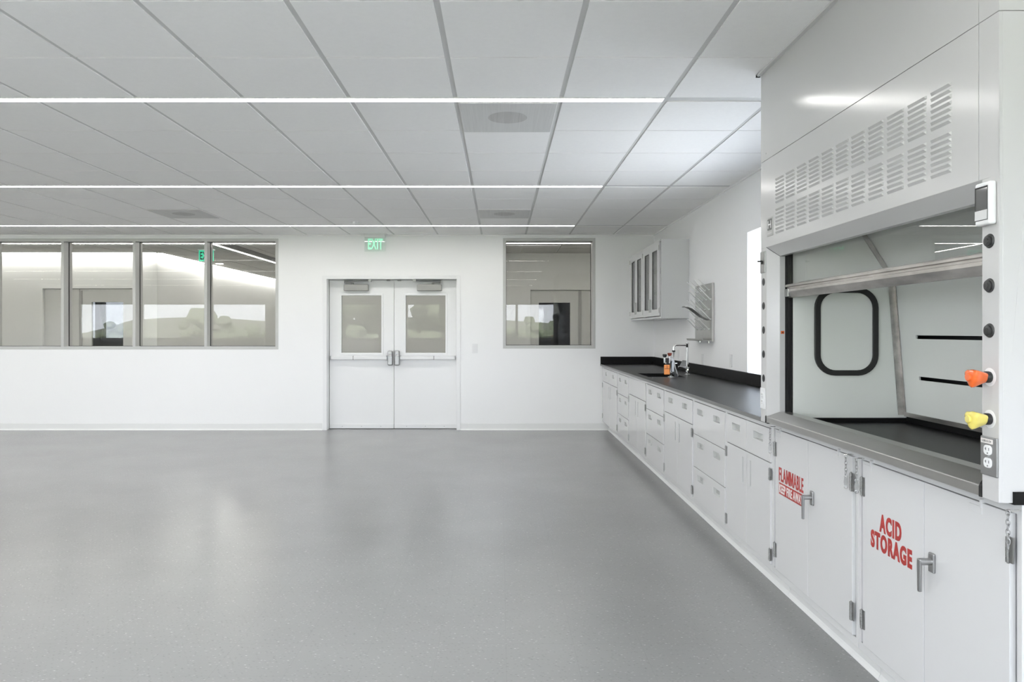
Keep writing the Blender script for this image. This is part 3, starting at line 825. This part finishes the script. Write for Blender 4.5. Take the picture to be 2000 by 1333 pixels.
# ------------------------------------------------------------------ fume hood
XH = 1.388; HY0, HY1 = 2.003, 3.834; ZH = 2.310
HD = thing('fume_hood', 'large white fume hood with open glass sash standing on the storage cabinets', 'fume hood', (1.8, 2.9, .935))
mir = lambda y: HY0 + HY1 - y
def post(far):
    m = (lambda y: y) if far else mir
    q = 0 if far else .010
    prof = [(XH, m(HY1)), (XH, m(3.754) - q), (1.438, m(3.704) - q), (1.466, m(3.704)), (1.466, m(HY1))]
    mb = MB().extr(prof, 'z', .937, 1.853)
    if not far: mb.box(XH, 1.466, HY0, 2.0875, 1.853, ZH - .001)
    return mb.build('corner_post', 'hood', HD, bevel=.0015)
pf = post(True); pn = post(False)
MB().box(1.4665, 1.504, 3.712, 3.79, .97, 2.28).box(1.480, 1.486, 3.705, 3.712, .97, 2.28).box(1.497, 1.504, 3.700, 3.712, .97, 2.28).build('sash_track', 'black', HD)
MB().box(1.4665, 1.504, mir(3.79), mir(3.712), .97, 2.28).box(1.480, 1.486, mir(3.712), mir(3.705), .97, 2.28).build('sash_track', 'black', HD)
# front panel with two rows of louvre banks
cols = [(2.2128 + .1307 * k, 2.3178 + .1307 * k) for k in range(11)]
fp = MB().box(XH, XH + .012, 2.0895, HY1, 1.853, ZH - .0015)
fp = fp.build('front_panel', 'hood', HD, bevel=.001)
def louvre_bank(ya, yb, zt0):
    mb = MB()
    for k in range(7):
        z = zt0 - .0190 * k
        n = 10; r = .0085
        # pressed louvre: bulge with its open side down
        top = z + .0045; bot = z - .0062; out = XH - .0072
        ya2, yb2 = ya + .006, yb - .006
        vs = [(XH + .001, ya, bot), (XH + .001, yb, bot), (out, yb2, top - .001), (out, ya2, top - .001), (XH + .001, yb, top + .003), (XH + .001, ya, top + .003)]
        mb.add(vs, [(0, 1, 2, 3), (3, 2, 4, 5), (0, 3, 5), (1, 4, 2), (0, 5, 4, 1)])
    return mb.build('louvre_bank', 'hood', fp)
for ya, yb in cols:
    louvre_bank(ya, yb, 2.1775)
    louvre_bank(ya, yb, 2.0250)
# valance over the opening
MB().extr([(XH, 1.853), (1.438, 1.803), (1.4660, 1.803), (1.4660, 1.86), (XH + .012, 1.86)], 'y', 2.06, 3.80).build('valance', 'hood', HD)
# side panels, top closure
MB().extr([(XH + .01, .937), (1.424, .937), (1.424, .972), (2.17, .972), (2.17, ZH - .001), (XH + .01, ZH - .001)], 'y', HY0 - .0005, HY0 + .016).build('side_panel', 'hood', HD, bevel=.0012)
MB().box(1.4665, 2.17, HY1 - .016, HY1, .972, ZH - .001).build('side_panel', 'hood', HD)
MB().box(XH + .013, 2.17, HY0 + .017, HY1 - .001, ZH - .02, ZH - .002).build('roof_panel', 'hood', HD)
# ceiling enclosure above
MB().box(XH, XH + .012, 2.0895, HY1, ZH + .0005, H - .002).build('enclosure_panel', 'hood', HD, bevel=.001)
MB().box(XH, XH + .012, HY0, 2.0875, ZH + .0005, H - .002).box(XH + .012, 2.17, HY0, HY0 + .012, ZH + .0005, H - .002).build('enclosure_panel', 'hood', HD, bevel=.001)
MB().box(XH + .012, 2.17, HY1 - .012, HY1, ZH + .0005, H - .002).build('enclosure_panel', 'hood', HD)
st(MB().box(XH - .020, XH, YF + 3.15, HY1 + .02, H - .012, H - .001).box(XH - .020, XR, HY1, HY1 + .02, H - .012, H - .001).build('trim_6', 'tee'))
MB().lathe((XH + .001, 2.116, 2.71), (-1, 0, 0), [(.006, 0), (.006, .003), (.003, .005)], 16).build('panel_screw', 'hood', HD)
MB().lathe((XH + .001, 3.76, 2.345), (-1, 0, 0), [(.004, 0), (.004, .003), (.002, .004)], 16).build('panel_screw', 'hood', HD)
# liner
def rrect(cy, cz, w, h, r, n=8):
    pts = []
    for (sy, sz, a0) in ((1, 1, 0), (-1, 1, PI / 2), (-1, -1, PI), (1, -1, 3 * PI / 2)):
        for k in range(n + 1):
            a = a0 + PI / 2 * k / n
            pts.append((cy + sy * (w / 2 - r) + r * math.cos(a), cz + sz * (h / 2 - r) + r * math.sin(a)))
    return pts
YLF = 3.700; YLN = mir(3.700)
MB().box(1.505, 2.165, YLF, 3.815, .97, 2.27).build('liner_side', 'liner', HD)
MB().box(1.505, 2.165, 2.022, YLN, .97, 2.27).build('liner_side', 'liner', HD)
def ring_gasket(yface, s):
    out = rrect(1.776, 1.4135, .326, .453, .105); inn = rrect(1.776, 1.4135, .268, .397, .078)
    n = len(out); y0 = yface - s * .014; y1 = yface + s * .002
    vs = [(x, y0, z) for x, z in out] + [(x, y0, z) for x, z in inn] + [(x, y1, z) for x, z in out] + [(x, y1, z) for x, z in inn]
    fs = []
    for i in range(n):
        j = (i + 1) % n
        fs += [(i, j, n + j, n + i), (2 * n + i, 2 * n + j, j, i), (n + i, n + j, 3 * n + j, 3 * n + i), (2 * n + i, 3 * n + i, 3 * n + j, 2 * n + j)]
    return MB().add(vs, fs).build('porthole_gasket', 'black', HD, bevel=.003)
ring_gasket(YLF, 1); ring_gasket(YLN, -1)
inn = rrect(1.776, 1.4135, .27, .40, .078)
MB().extr(inn, 'y', YLF - .006, YLF + .001).build('access_panel', 'liner', HD)
# back baffle, leaning, with two slots (strips between the slots)
def baf(z):
    P = [(.985, 2.079), (1.70, 2.021), (2.26, 1.66)]
    for (a, xa), (b, xb) in zip(P[:-1], P[1:]):
        if z <= b: return xa + (xb - xa) * (z - a) / (b - a)
    return P[-1][1]
slots = [1.183, 1.386]
segs = [(.985, 1.174), (1.192, 1.377), (1.395, 1.70), (1.70, 2.26)]
ye = 3.545
mb = MB()
for z0, z1 in segs:
    mb.extr([(baf(z0), z0), (baf(z1), z1), (baf(z1) + .008, z1), (baf(z0) + .008, z0)], 'y', YLN, YLF)
for zc in slots:
    for p, q in ((YLN, YLN + .15), (ye, YLF)):
        mb.extr([(baf(zc - .0095), zc - .0095), (baf(zc + .0095), zc + .0095), (baf(zc + .0095) + .008, zc + .0095), (baf(zc - .0095) + .008, zc - .0095)], 'y', p, q)
mb.build('baffle', 'liner', HD)
MB().box(2.15, 2.165, YLN, YLF, .97, 2.27).build('plenum_back', 'black', HD)
MB().box(1.505, 2.15, YLN, YLF, 2.262, 2.272).build('liner_top', 'liner', HD)
mb = MB()
mb.extr([(baf(.985) - .003, .985), (baf(1.70) - .003, 1.70), (baf(1.70) - .03, 1.70), (baf(.985) - .034, .985)], 'y', YLF - .004, YLF - .0005)
mb.extr([(baf(1.70) - .003, 1.70), (baf(2.25) - .003, 2.25), (baf(2.25) - .03, 2.25), (baf(1.70) - .03, 1.70)], 'y', YLF - .004, YLF - .0005)
mb.extr([(baf(.985) - .004, .985), (baf(1.7) - .004, 1.70), (baf(1.7) - .001, 1.70), (baf(.985) - .001, .985)], 'y', YLF - .018, YLF - .001)
mb.extr([(baf(.985) - .005, .978), (baf(.985) - .006, 1.000), (baf(.985) + .002, 1.000), (baf(.985) + .002, .978)], 'y', YLN + .002, YLF - .002)
mb.build('baffle_trim', 'steelrough', HD)
# dished black worktop
mb = MB().box(1.426, 2.165, 1.997, HY1 - .002, .933, .948)
mb.box(1.426, 2.165, 3.694, HY1 - .002, .948, .969).box(1.426, 2.165, 1.997, mir(3.694), .948, .969).box(2.085, 2.165, mir(3.694), 3.694, .948, .978)
mb.box(1.470, 1.488, mir(3.694), 3.694, .948, .969)
mb.build('hood_worktop', 'epoxy', HD)
# airfoil sill, mitred into the chamfer of the posts
def mitred(prof, yn, yf):
    n = len(prof)
    e = lambda x: max(0, min(.05, x - XH))
    vs = [(x, yn + e(x), z) for x, z in prof] + [(x, yf - e(x), z) for x, z in prof]
    return MB().add(vs, [tuple(range(n)), tuple(range(2 * n - 1, n - 1, -1))] + [(i, i + n, (i + 1) % n + n, (i + 1) % n) for i in range(n)])
ap = [(1.3865, .940), (1.3865, .968), (1.3885, .971), (1.4380, 1.0005), (1.490, 1.001), (1.490, .996), (1.439, .994), (1.410, .975), (1.410, .940)]
mitred(ap, 2.083, 3.758).build('airfoil_sill', 'steel', HD)
cap = [(1.3845, .938), (1.3845, .969), (1.387, .974), (1.4380, 1.0045), (1.470, 1.0045), (1.470, .938)]
mitred(cap, 3.756, 3.764).build('sill_gasket', 'black', HD)
mitred(cap, 2.072, 2.083).build('sill_gasket', 'black', HD)
# sash
sa = MB().box(1.489, 1.495, YLN - .008, 3.708, 1.645, 2.26).build('sash_glass', 'glasshood', HD)
hp = [(1.484, 1.655), (1.468, 1.655), (1.465, 1.651), (1.465, 1.643), (1.474, 1.640), (1.474, 1.632), (1.4655, 1.629), (1.4655, 1.617), (1.482, 1.588), (1.504, 1.588), (1.504, 1.655)]
MB().extr(hp, 'y', 2.150, 3.700).build('sash_handle', 'steelrough', HD)
MB().box(1.462, 1.500, 3.660, 3.703, 1.592, 1.632).build('sash_corner_bracket', 'alu', HD, bevel=.002)
MB().box(1.508, 1.516, YLN + .03, YLF - .06, 1.66, 1.664).build('sash_stop', 'alu', HD)
# service plugs
def plug(y, z, k=1.0):
    mb = MB().lathe((XH + .001, y, z), (-1, 0, 0), [(.0205, 0), (.0205, .002 * k), (.018, .005 * k), (.0155, .0055 * k), (.0155, .009 * k), (.013, .0105 * k), (.0, .0107 * k)], 32)
    mb.lathe((XH - .009 * k, y, z), (-1, 0, 0), [(.008, 0), (.007, .002 * k), (.005, .002 * k)], 20)
    mb.build('service_plug', 'plug', HD, smooth=True)
for z in (1.675, 1.549, 1.4215, 1.294, 1.167): plug(3.796, z, .45)
for z in (1.6725, 1.546, 1.418): plug(2.041, z)
MB().tube([(XH - .0005, 3.7545, 1.8535), (1.4375, 3.7045, 1.8035), (1.466, 3.7035, 1.8025)], .0016, 6).build('mitre_seal', 'black', HD)
# coloured valve knobs
def knob(z, mt, lab):
    o = Vector((XH, 2.041, z))
    k = MB().lathe((XH + .001, 2.041, z), (-1, 0, 0), [(.026, 0), (.026, .0015), (.024, .002)], 32).build('valve_flange', 'white', HD, smooth=True)
    MB().lathe((XH - .001, 2.041, z), (-1, 0, 0), [(.016, 0), (.0165, .003), (.0165, .012), (.015, .014)], 28).build('valve_collar', 'black', k, smooth=True)
    def lob(th, h): return 1 + (.08 + 3.2 * max(0, h - .010)) * (math.cos(3 * (th + .5)) + .25 * math.cos(6 * (th + .5)))
    kb = MB().lathe((XH - .014, 2.041, z), (-1, 0, 0), [(.0145, 0), (.016, .004), (.0210, .020), (.0245, .032), (.0245, .038), (.020, .043), (.012, .0455)], 60, sq=lob) \
        .build('valve_knob', mt, HD, smooth=True, label=lab)
    MB().lathe((XH - .058, 2.041, z), (-1, 0, 0), [(.0115, 0), (.0115, .005), (.010, .0065), (0, .0068)], 28).build('knob_cap', mt, kb, smooth=True)
knob(1.286, 'orange', 'orange lobed valve knob'); knob(1.167, 'yellow', 'yellow lobed valve knob')
# electric plates on the posts
def outlet(ya, yb, z0, z1, mt, lab, strip):
    o = MB().box(XH - .005, XH + .0005, ya, yb, z0, z1).build('outlet_plate', mt, HD, bevel=.003, label=lab)
    yc = (ya + yb) / 2 + .001; h = (z1 - z0)
    for zc in (z0 + h * .66, z0 + h * .335):
        pts = rrect(yc, zc, .033, .028, .011, 5)
        r = MB().extr(pts, 'x', XH - .0075, XH - .004)
        r.build('receptacle', 'white', o, bevel=.001)
        MB().box(XH - .0080, XH - .007, yc + .005, yc + .007, zc - .001, zc + .007).box(XH - .0080, XH - .007, yc - .0075, yc - .0055, zc - .001, zc + .007) \
            .box(XH - .0080, XH - .007, yc + .005, yc + .010, zc + .002, zc + .004) \
            .cyl((XH - .007, yc - .001, zc - .0085), (XH - .0081, yc - .001, zc - .0085), .0022, 10).build('sockets', 'darkgrey', o)
    MB().cyl((XH - .004, yc, z0 + h * .5), (XH - .0068, yc, z0 + h * .5), .003, 12).build('plate_screw', 'chrome', o)
    if strip:
        MB().box(XH - .0056, XH - .004, ya + .016, yb - .003, z1 - .019, z1 - .006).build('label_strip', 'whitevinyl', o)
        text_mesh('LSB-5-54', 'label_text', 'darkgrey', o, XH - .0056, yb - .009, ya + .022, z1 - .0155, z1 - .0095, bold=.01, thick=.0003)
outlet(2.005, 2.074, 1.006, 1.1165, 'alu', 'stainless duplex outlet plate', True)
outlet(3.764, 3.833, 1.006, 1.1165, 'white', 'white duplex outlet plate', False)
o = MB().box(XH - .005, XH + .0005, 3.764, 3.833, 1.722, 1.8365).build('switch_plate', 'alu', HD, bevel=.003)
MB().box(XH - .030, XH - .004, 3.797, 3.803, 1.780, 1.788).cyl((XH - .004, 3.80, 1.778), (XH - .010, 3.80, 1.778), .009, 14).build('toggle', 'black', o)
# airflow monitor on the near post
mo = MB().box(1.3665, XH, 2.0094, 2.0745, 1.7165, 1.8390).build('airflow_monitor', 'white', HD, bevel=.007, seg=4)
MB().box(1.3655, 1.3668, 2.0175, 2.0715, 1.7305, 1.8270).build('bezel', 'slot', mo, bevel=.001)
MB().box(1.3650, 1.3658, 2.0185, 2.0655, 1.7600, 1.8215).build('display', 'screen', mo)
MB().box(1.3645, 1.3658, 2.0185, 2.0705, 1.7320, 1.7595).build('keypad', 'key', mo, bevel=.0006)
# badge with the H mark
bd = MB().box(XH - .003, XH + .0005, 3.659, 3.741, 1.905, 2.003).build('maker_badge', 'greyplate', HD, bevel=.003)
bd2 = MB().extr(rrect(3.702, 1.9645, .062, .058, .008, 4), 'x', XH - .0036, XH - .002).build('badge_emblem', 'darkgrey', bd)
MB().box(XH - .0042, XH - .003, 3.718, 3.724, 1.945, 1.984).box(XH - .0042, XH - .003, 3.682, 3.688, 1.945, 1.984).box(XH - .0042, XH - .003, 3.688, 3.718, 1.9615, 1.968).build('badge_letter', 'white', bd2)
MB().box(XH - .0036, XH - .002, 3.676, 3.730, 1.915, 1.925).build('badge_line', 'diff2', bd)
MB().box(1.4440, 1.4605, 3.7033, 3.7041, 1.402, 1.4165).build('caution_sticker', 'orange', HD)
MB().box(1.449, 1.456, 3.7028, 3.7034, 1.406, 1.412).build('sticker_print', 'slot', HD)

# ------------------------------------------------------------------ wall cabinet with glass doors
WC = thing('wall_cabinet', 'white glass-door wall cabinet hung in the far right corner above the counter', 'cabinet', (2.02, 9.3, 1.562))
a, b, z0, z1, xf = 8.345, 10.245, 1.562, 2.4836, 1.864
mb = MB()
mb.box(xf, XR - .002, a, a + .018, z0, z1).box(xf, XR - .002, b - .018, b, z0, z1)
mb.box(xf, XR - .002, a + .018, b - .018, z0, z0 + .022).box(xf, XR - .002, a + .018, b - .018, z1 - .022, z1)
mb.box(XR - .012, XR - .002, a + .018, b - .018, z0 + .022, z1 - .022).box(xf, XR - .012, 9.318, 9.346, z0 + .022, z1 - .022)
mb.build('carcass', 'cab', WC, bevel=.001)
MB().box(xf + .03, XR - .013, a + .02, 9.316, 1.88, 1.892).box(xf + .03, XR - .013, 9.348, b - .02, 1.88, 1.892) \
    .box(xf + .03, XR - .013, a + .02, 9.316, 2.16, 2.172).box(xf + .03, XR - .013, 9.348, b - .02, 2.16, 2.172).build('shelves', 'cab', WC)
doors = [(8.371, 8.854, 1), (8.858, 9.326, 0), (9.340, 9.806, 1), (9.812, 10.232, 0)]
for p, q, hn in doors:
    gl, gh = p + .115, q - .095
    gl, gh = (p + .110, q - .105) if hn else (p + .085, q - .125)
    d = MB().grid('x', xf - .018, xf - .001, [p, gl, gh, q], [1.592, 1.672, 2.372, 2.453], lambda u, v: not (gl < u < gh and 1.672 < v < 2.372)).build('door', 'cab', WC, bevel=.001)
    MB().box(xf - .012, xf - .007, gl, gh, 1.672, 2.372).build('glass_pane', 'glasscab', d)
    MB().grid('x', xf - .0185, xf - .012, [gl, gl + .006, gh - .006, gh], [1.672, 1.678, 2.366, 2.372], lambda u, v: not (gl + .006 < u < gh - .006 and 1.678 < v < 2.366)).build('pane_gasket', 'black', d)
    hy = p if hn else q
    yp = q - .035 if hn else p + .035
    MB().box(xf - .032, xf - .016, yp - .008, yp + .008, 1.641, 1.80).build('pull', 'pullm', d, bevel=.003)
    for hz in (1.655, 2.385):
        m2 = MB().box(xf - .0205, xf - .017, hy - .014 * (1 if not hn else -1), hy, hz - .03, hz + .03)
        for i in range(3): m2.cyl((xf - .021, hy, hz - .03 + .02 * i + .001), (xf - .021, hy, hz - .03 + .02 * i + .019), .005, 12)
        m2.build('hinge', 'hinge', d, smooth=True)

# ------------------------------------------------------------------ pegboard drying rack
R = thing('drying_rack', 'stainless peg drying rack with clear pegs on the wall above the sink', 'drying rack', (2.17, 7.68, 1.3065))
bx = XR - .024
MB().box(bx, XR - .001, 7.365, 8.005, 1.3065, 1.910).build('peg_board', 'rack', R, bevel=.002)
zr = [1.862, 1.764, 1.655, 1.552, 1.440]
zr = [1.842, 1.743, 1.640, 1.538, 1.434]
for r_, z in enumerate(zr):
    for c_ in range(4):
        y = 7.455 + .15 * c_ + (-.055 if r_ % 2 else 0)
        p0 = Vector((bx, y, z)); tip = Vector((bx - .118, y - .012, z + .108))
        MB().lathe(p0 + Vector((.002, 0, 0)), (-1, 0, 0), [(.010, 0), (.010, .010), (.006, .016)], 14).cyl(p0 + Vector((-.010, 0, .0)), tip, .0055, 12, r1=.0042) \
            .ball(tip, .006, .006, .006, 10).build('peg', 'peg', R, smooth=True)
tr = [(bx, 1.312), (bx - .088, 1.312), (bx - .096, 1.318), (bx - .096, 1.334), (bx - .092, 1.334), (bx - .090, 1.320), (bx, 1.318)]
MB().extr(tr, 'y', 7.37, 8.0).build('drip_trough', 'steel', R)
MB().cyl((bx - .05, 7.62, 1.295), (bx - .05, 7.62, 1.313), .008, 12).cyl((bx - .015, 7.42, 1.29), (bx - .015, 7.42, 1.313), .008, 12).build('drain_nipple', 'chrome', R)
# curved steel chute reaching out of the board
pts = [(2.166, 1.528), (2.09, 1.562), (2.03, 1.608), (1.975, 1.648), (1.935, 1.667), (1.905, 1.667)]
mb = MB()
for (xa, za), (xb, zb) in zip(pts[:-1], pts[1:]):
    mb.add([(xa, 7.42, za), (xb, 7.42, zb), (xb, 7.56, zb - .004), (xa, 7.56, za - .004), (xa, 7.42, za + .006), (xb, 7.42, zb + .006), (xb, 7.56, zb + .002), (xa, 7.56, za + .002)],
           [(0, 1, 2, 3), (4, 7, 6, 5), (0, 4, 5, 1), (3, 2, 6, 7)])
mb.build('support_blade', 'steel', R, smooth=True)

# ------------------------------------------------------------------ faucets on the counter
fa = thing('gooseneck_faucet', 'tall chrome gooseneck faucet standing behind the sink', 'faucet', (2.01, 7.737, CT1))
X0, Y0 = 2.010, 7.737
MB().lathe((X0, Y0, CT1), (0, 0, 1), [(.034, 0), (.034, .004), (.020, .008), (.016, .012), (.016, .05), (.022, .056), (.022, .075), (.014, .082)], 28).build('base', 'chrome', fa, smooth=True)
MB().lathe((X0, Y0, CT1 + .062), (-.4, -1, 0), [(.015, -.03), (.018, -.02), (.018, .03), (.012, .04)], 20).build('valve_body', 'chrome', fa, smooth=True)
MB().tube([(X0 - .015, Y0 - .01, CT1 + .085), (X0 - .05, Y0 - .02, CT1 + .087), (X0 - .105, Y0 - .035, CT1 + .086)], [.006, .005, .0075], 12).build('lever_handle', 'chrome', fa, smooth=True)
MB().tube([(X0 + .01, Y0 - .02, CT1 + .07), (X0 - .03, Y0 - .14, CT1 + .06), (X0 - .04, Y0 - .17, CT1 + .062)], [.006, .005, .0075], 12).build('lever_handle', 'chrome', fa, smooth=True)
MB().extr([(X0 - .085, CT1 + .085), (X0 - .05, CT1 + .155), (X0 - .008, CT1 + .150), (X0 - .008, CT1 + .062)], 'y', Y0 + .004, Y0 + .010).build('splash_plate', 'alu', fa, bevel=.002)
MB().cyl((X0, Y0, CT1 + .08), (X0, Y0, 1.255), .0115, 20).build('riser_pipe', 'chrome', fa, smooth=True)
MB().lathe((X0, Y0, 1.240), (0, 0, 1), [(.012, 0), (.016, .006), (.018, .03), (.021, .036), (.021, .040), (.012, .044), (.012, .05)], 24).build('vacuum_breaker', 'chrome', fa, smooth=True)
pts = [(X0 - .015, Y0, 1.264)] + [(X0 - .11, Y0 - .004, 1.264)]
for k in range(7):
    an = PI / 2 * k / 6
    pts.append((X0 - .118 - .03 * math.sin(an), Y0 - .004, 1.234 + .030 * math.cos(an)))
pts.append((X0 - .148, Y0 - .004, 1.205))
MB().tube(pts, .0105, 16).build('spout', 'chrome', fa, smooth=True)
MB().cyl((X0 - .148, Y0 - .004, 1.190), (X0 - .148, Y0 - .004, 1.207), .017, 20).build('aerator_collar', 'black', fa)
MB().lathe((X0 - .148, Y0 - .004, 1.190), (0, 0, -1), [(.010, 0), (.008, .02), (.004, .05), (.004, .056)], 16).build('serrated_nozzle', 'hinge', fa, smooth=True)

ey = thing('eyewash_unit', 'chrome drench hose eyewash with amber squeeze handle and dust caps beside the sink', 'eyewash', (1.724, 7.28, CT1))
X0, Y0 = 1.724, 7.28
MB().lathe((X0, Y0, CT1), (0, 0, 1), [(.034, 0), (.034, .004), (.02, .008), (.0155, .012), (.0155, .03), (.019, .035), (.019, .05), (.014, .054), (.014, .15), (.017, .155), (.017, .17), (.011, .175)], 26).build('base_column', 'chrome', ey, smooth=True)
MB().extr([(X0 + .004, CT1 + .055), (X0 + .004, CT1 + .205), (X0 + .030, CT1 + .19), (X0 + .034, CT1 + .055)], 'y', Y0 - .012, Y0 + .006).build('mounting_bracket', 'alu', ey, bevel=.003)
MB().box(X0 - .055, X0 + .01, Y0 - .012, Y0 + .012, CT1 + .135, CT1 + .150).build('yoke', 'chrome', ey, bevel=.004)
for dx, mt, zz in ((-.062, 'plug', CT1 + .222), (-.012, 'redcap', CT1 + .236)):
    if mt == 'redcap' and 'redcap' not in M: M['redcap'] = mat('dark_red_cap', (0.22, 0.04, 0.02), 0.4)
    s = MB().cyl((X0 + dx, Y0, CT1 + .145), (X0 + dx, Y0, zz - .01), .011, 16).build('spray_neck', 'chrome', ey, smooth=True)
    MB().lathe((X0 + dx, Y0, zz - .022), (0, 0, 1), [(.010, 0), (.018, .010), (.022, .022), (.022, .030), (.018, .034), (0, .035)], 24).build('dust_cap', mt, s, smooth=True)
MB().cyl((X0 - .036, Y0, CT1 + .12), (X0 - .036, Y0, CT1 + .195), .016, 16).cyl((X0 + .016, Y0, CT1 + .16), (X0 + .016, Y0, CT1 + .20), .012, 16).build('rubber_grip', 'black', ey, smooth=True)
MB().box(X0 - .072, X0 - .014, Y0 - .020, Y0 - .008, CT1 + .028, CT1 + .128).build('squeeze_handle', 'orange2', ey, bevel=.006)
MB().box(X0 - .045, X0 - .041, Y0 - .0215, Y0 - .018, CT1 + .09, CT1 + .126).box(X0 - .070, X0 - .016, Y0 - .0215, Y0 - .018, CT1 + .086, CT1 + .090).build('handle_ribs', 'redcap', ey)
MB().tube([(X0 + .004, Y0, CT1 + .20), (X0 + .028, Y0 - .005, CT1 + .17), (X0 + .042, Y0 - .01, CT1 + .10), (X0 + .068, Y0 - .015, CT1 + .012)], .0065, 12).build('supply_hose', 'hinge', ey, smooth=True)
MB().cyl((X0 + .028, Y0, CT1 + .14), (X0 + .062, Y0, CT1 + .14), .009, 14).build('side_valve', 'chrome', ey, smooth=True)
MB().lathe((X0 + .022, Y0 - .01, CT1 + .04), (-.2, -1, 0), [(.014, 0), (.014, .02), (.008, .024)], 18).lathe((X0 + .046, Y0 - .01, CT1 + .022), (0, -1, 0), [(.018, 0), (.018, .012)], 18).build('hose_fitting', 'black', ey, smooth=True)

# small plates on the right wall
def wall_plate(y, z, lab):
    t = thing('wall_outlet', lab, 'outlet', (XR, y, z), 'outlets above the backsplash')
    MB().box(XR - .007, XR, y - .036, y + .036, z - .06, z + .06).build('cover_plate', 'white', t, bevel=.003)
    MB().box(XR - .010, XR - .006, y - .017, y + .017, z - .033, z + .033).build('receptacle', 'white', t, bevel=.001)
wall_plate(6.83, 1.133, 'white outlet plate on the right wall between the drying rack and the window')
wall_plate(8.85, 1.127, 'white outlet plate on the right wall under the wall cabinet, behind the faucets')
wall_plate(7.79, 1.110, 'faint white plate on the right wall behind the gooseneck faucet')

# ------------------------------------------------------------------ outside, behind the viewer (seen mirrored in the glass)
mb = MB()
N = 24
vs = []; fs = []
for j in range(N):
    for i in range(N):
        x = -70 + 140 * i / (N - 1); yy = -28 - 88 * j / (N - 1)
        z = -6 + 9.4 * max(0, (-yy - 30) / 86) + 0.6 * math.sin(x * .13 + j * .4) * min(1, j / 6)
        vs.append((x, yy, z))
for j in range(N - 1):
    for i in range(N - 1): fs.append((j * N + i, j * N + i + 1, (j + 1) * N + i + 1, (j + 1) * N + i))
st(MB().add(vs, fs).build('ground_hillside', 'hill', smooth=True))
st(MB().box(-60, 40, 18.2, 90, -1.2, -1).build('ground_beyond', 'hill'))
st(MB().box(-70, 70, -28, -1.5, -6.25, -6.05).build('ground_bounce', 'paleground'))  # unseen bright ground, added to bounce sunlight onto the ceiling
st(MB().box(3.5, 60, -1.5, 30, -6.25, -6.05).build('ground_side', 'paleground'))
def make_tree(x, y, z, h, w):
    t = thing('tree', 'dark leafy tree on the hillside outside the windows, seen mirrored in the glass', 'tree', (x, y, z), 'trees outside')
    MB().tube([(x, y, z), (x + .1, y, z + h * .3), (x, y + .1, z + h * .6)], [.3, .22, .12], 8).build('trunk', 'bark', t)
    mb = MB()
    for k in range(46):
        a = random.uniform(0, 2 * PI); r = w * .78 * math.sqrt(random.random()); zz = z + h * random.uniform(.38, .96)
        s = random.uniform(.16, .30) * w
        mb.ball((x + r * math.cos(a), y + r * math.sin(a), zz), s, s, s * .8, 10, jit=.18)
    mb.build('crown', 'leaf', t)
spots = [(-3.7, -13.5, 10.4, 3.1), (-8.7, -18.0, 11.2, 3.1), (-14.4, -17, 8.9, 2.0)]
for k in range(17):
    xx = -37 + 3.1 * k
    spots.append((xx, -34 - 9 * (k % 3), 8.1 + .45 * (k * 7 % 4) / 3 + .35 * (k % 3), 1.5 + .35 * (k * 5 % 3)))
spots += [(3.6, -24, 7.9, 1.6), (0.9, -27, 8.0, 1.5)]
for x, y, h, w in spots: make_tree(x, y, -6.2, h, w)
for k, (x, y, z) in enumerate([(-30, -70, -2.0), (-22, -75, -1.6), (-12, -72, -2.0), (1, -74, -2.0), (10, -66, -2.2), (-38, -66, -2.6)]):
    hs = thing('house', 'small white house on the hillside outside, seen mirrored in the glass', 'house', (x, y, z), 'houses outside')
    MB().box(x - 2.2, x + 2.2, y - 2, y + 2, z - 1, z + 2.2).build('walls', 'house', hs)
    MB().extr([(x - 2.5, z + 2.2), (x + 2.5, z + 2.2), (x, z + 3.5)], 'y', y - 2.2, y + 2.2).build('roof', 'closer', hs)
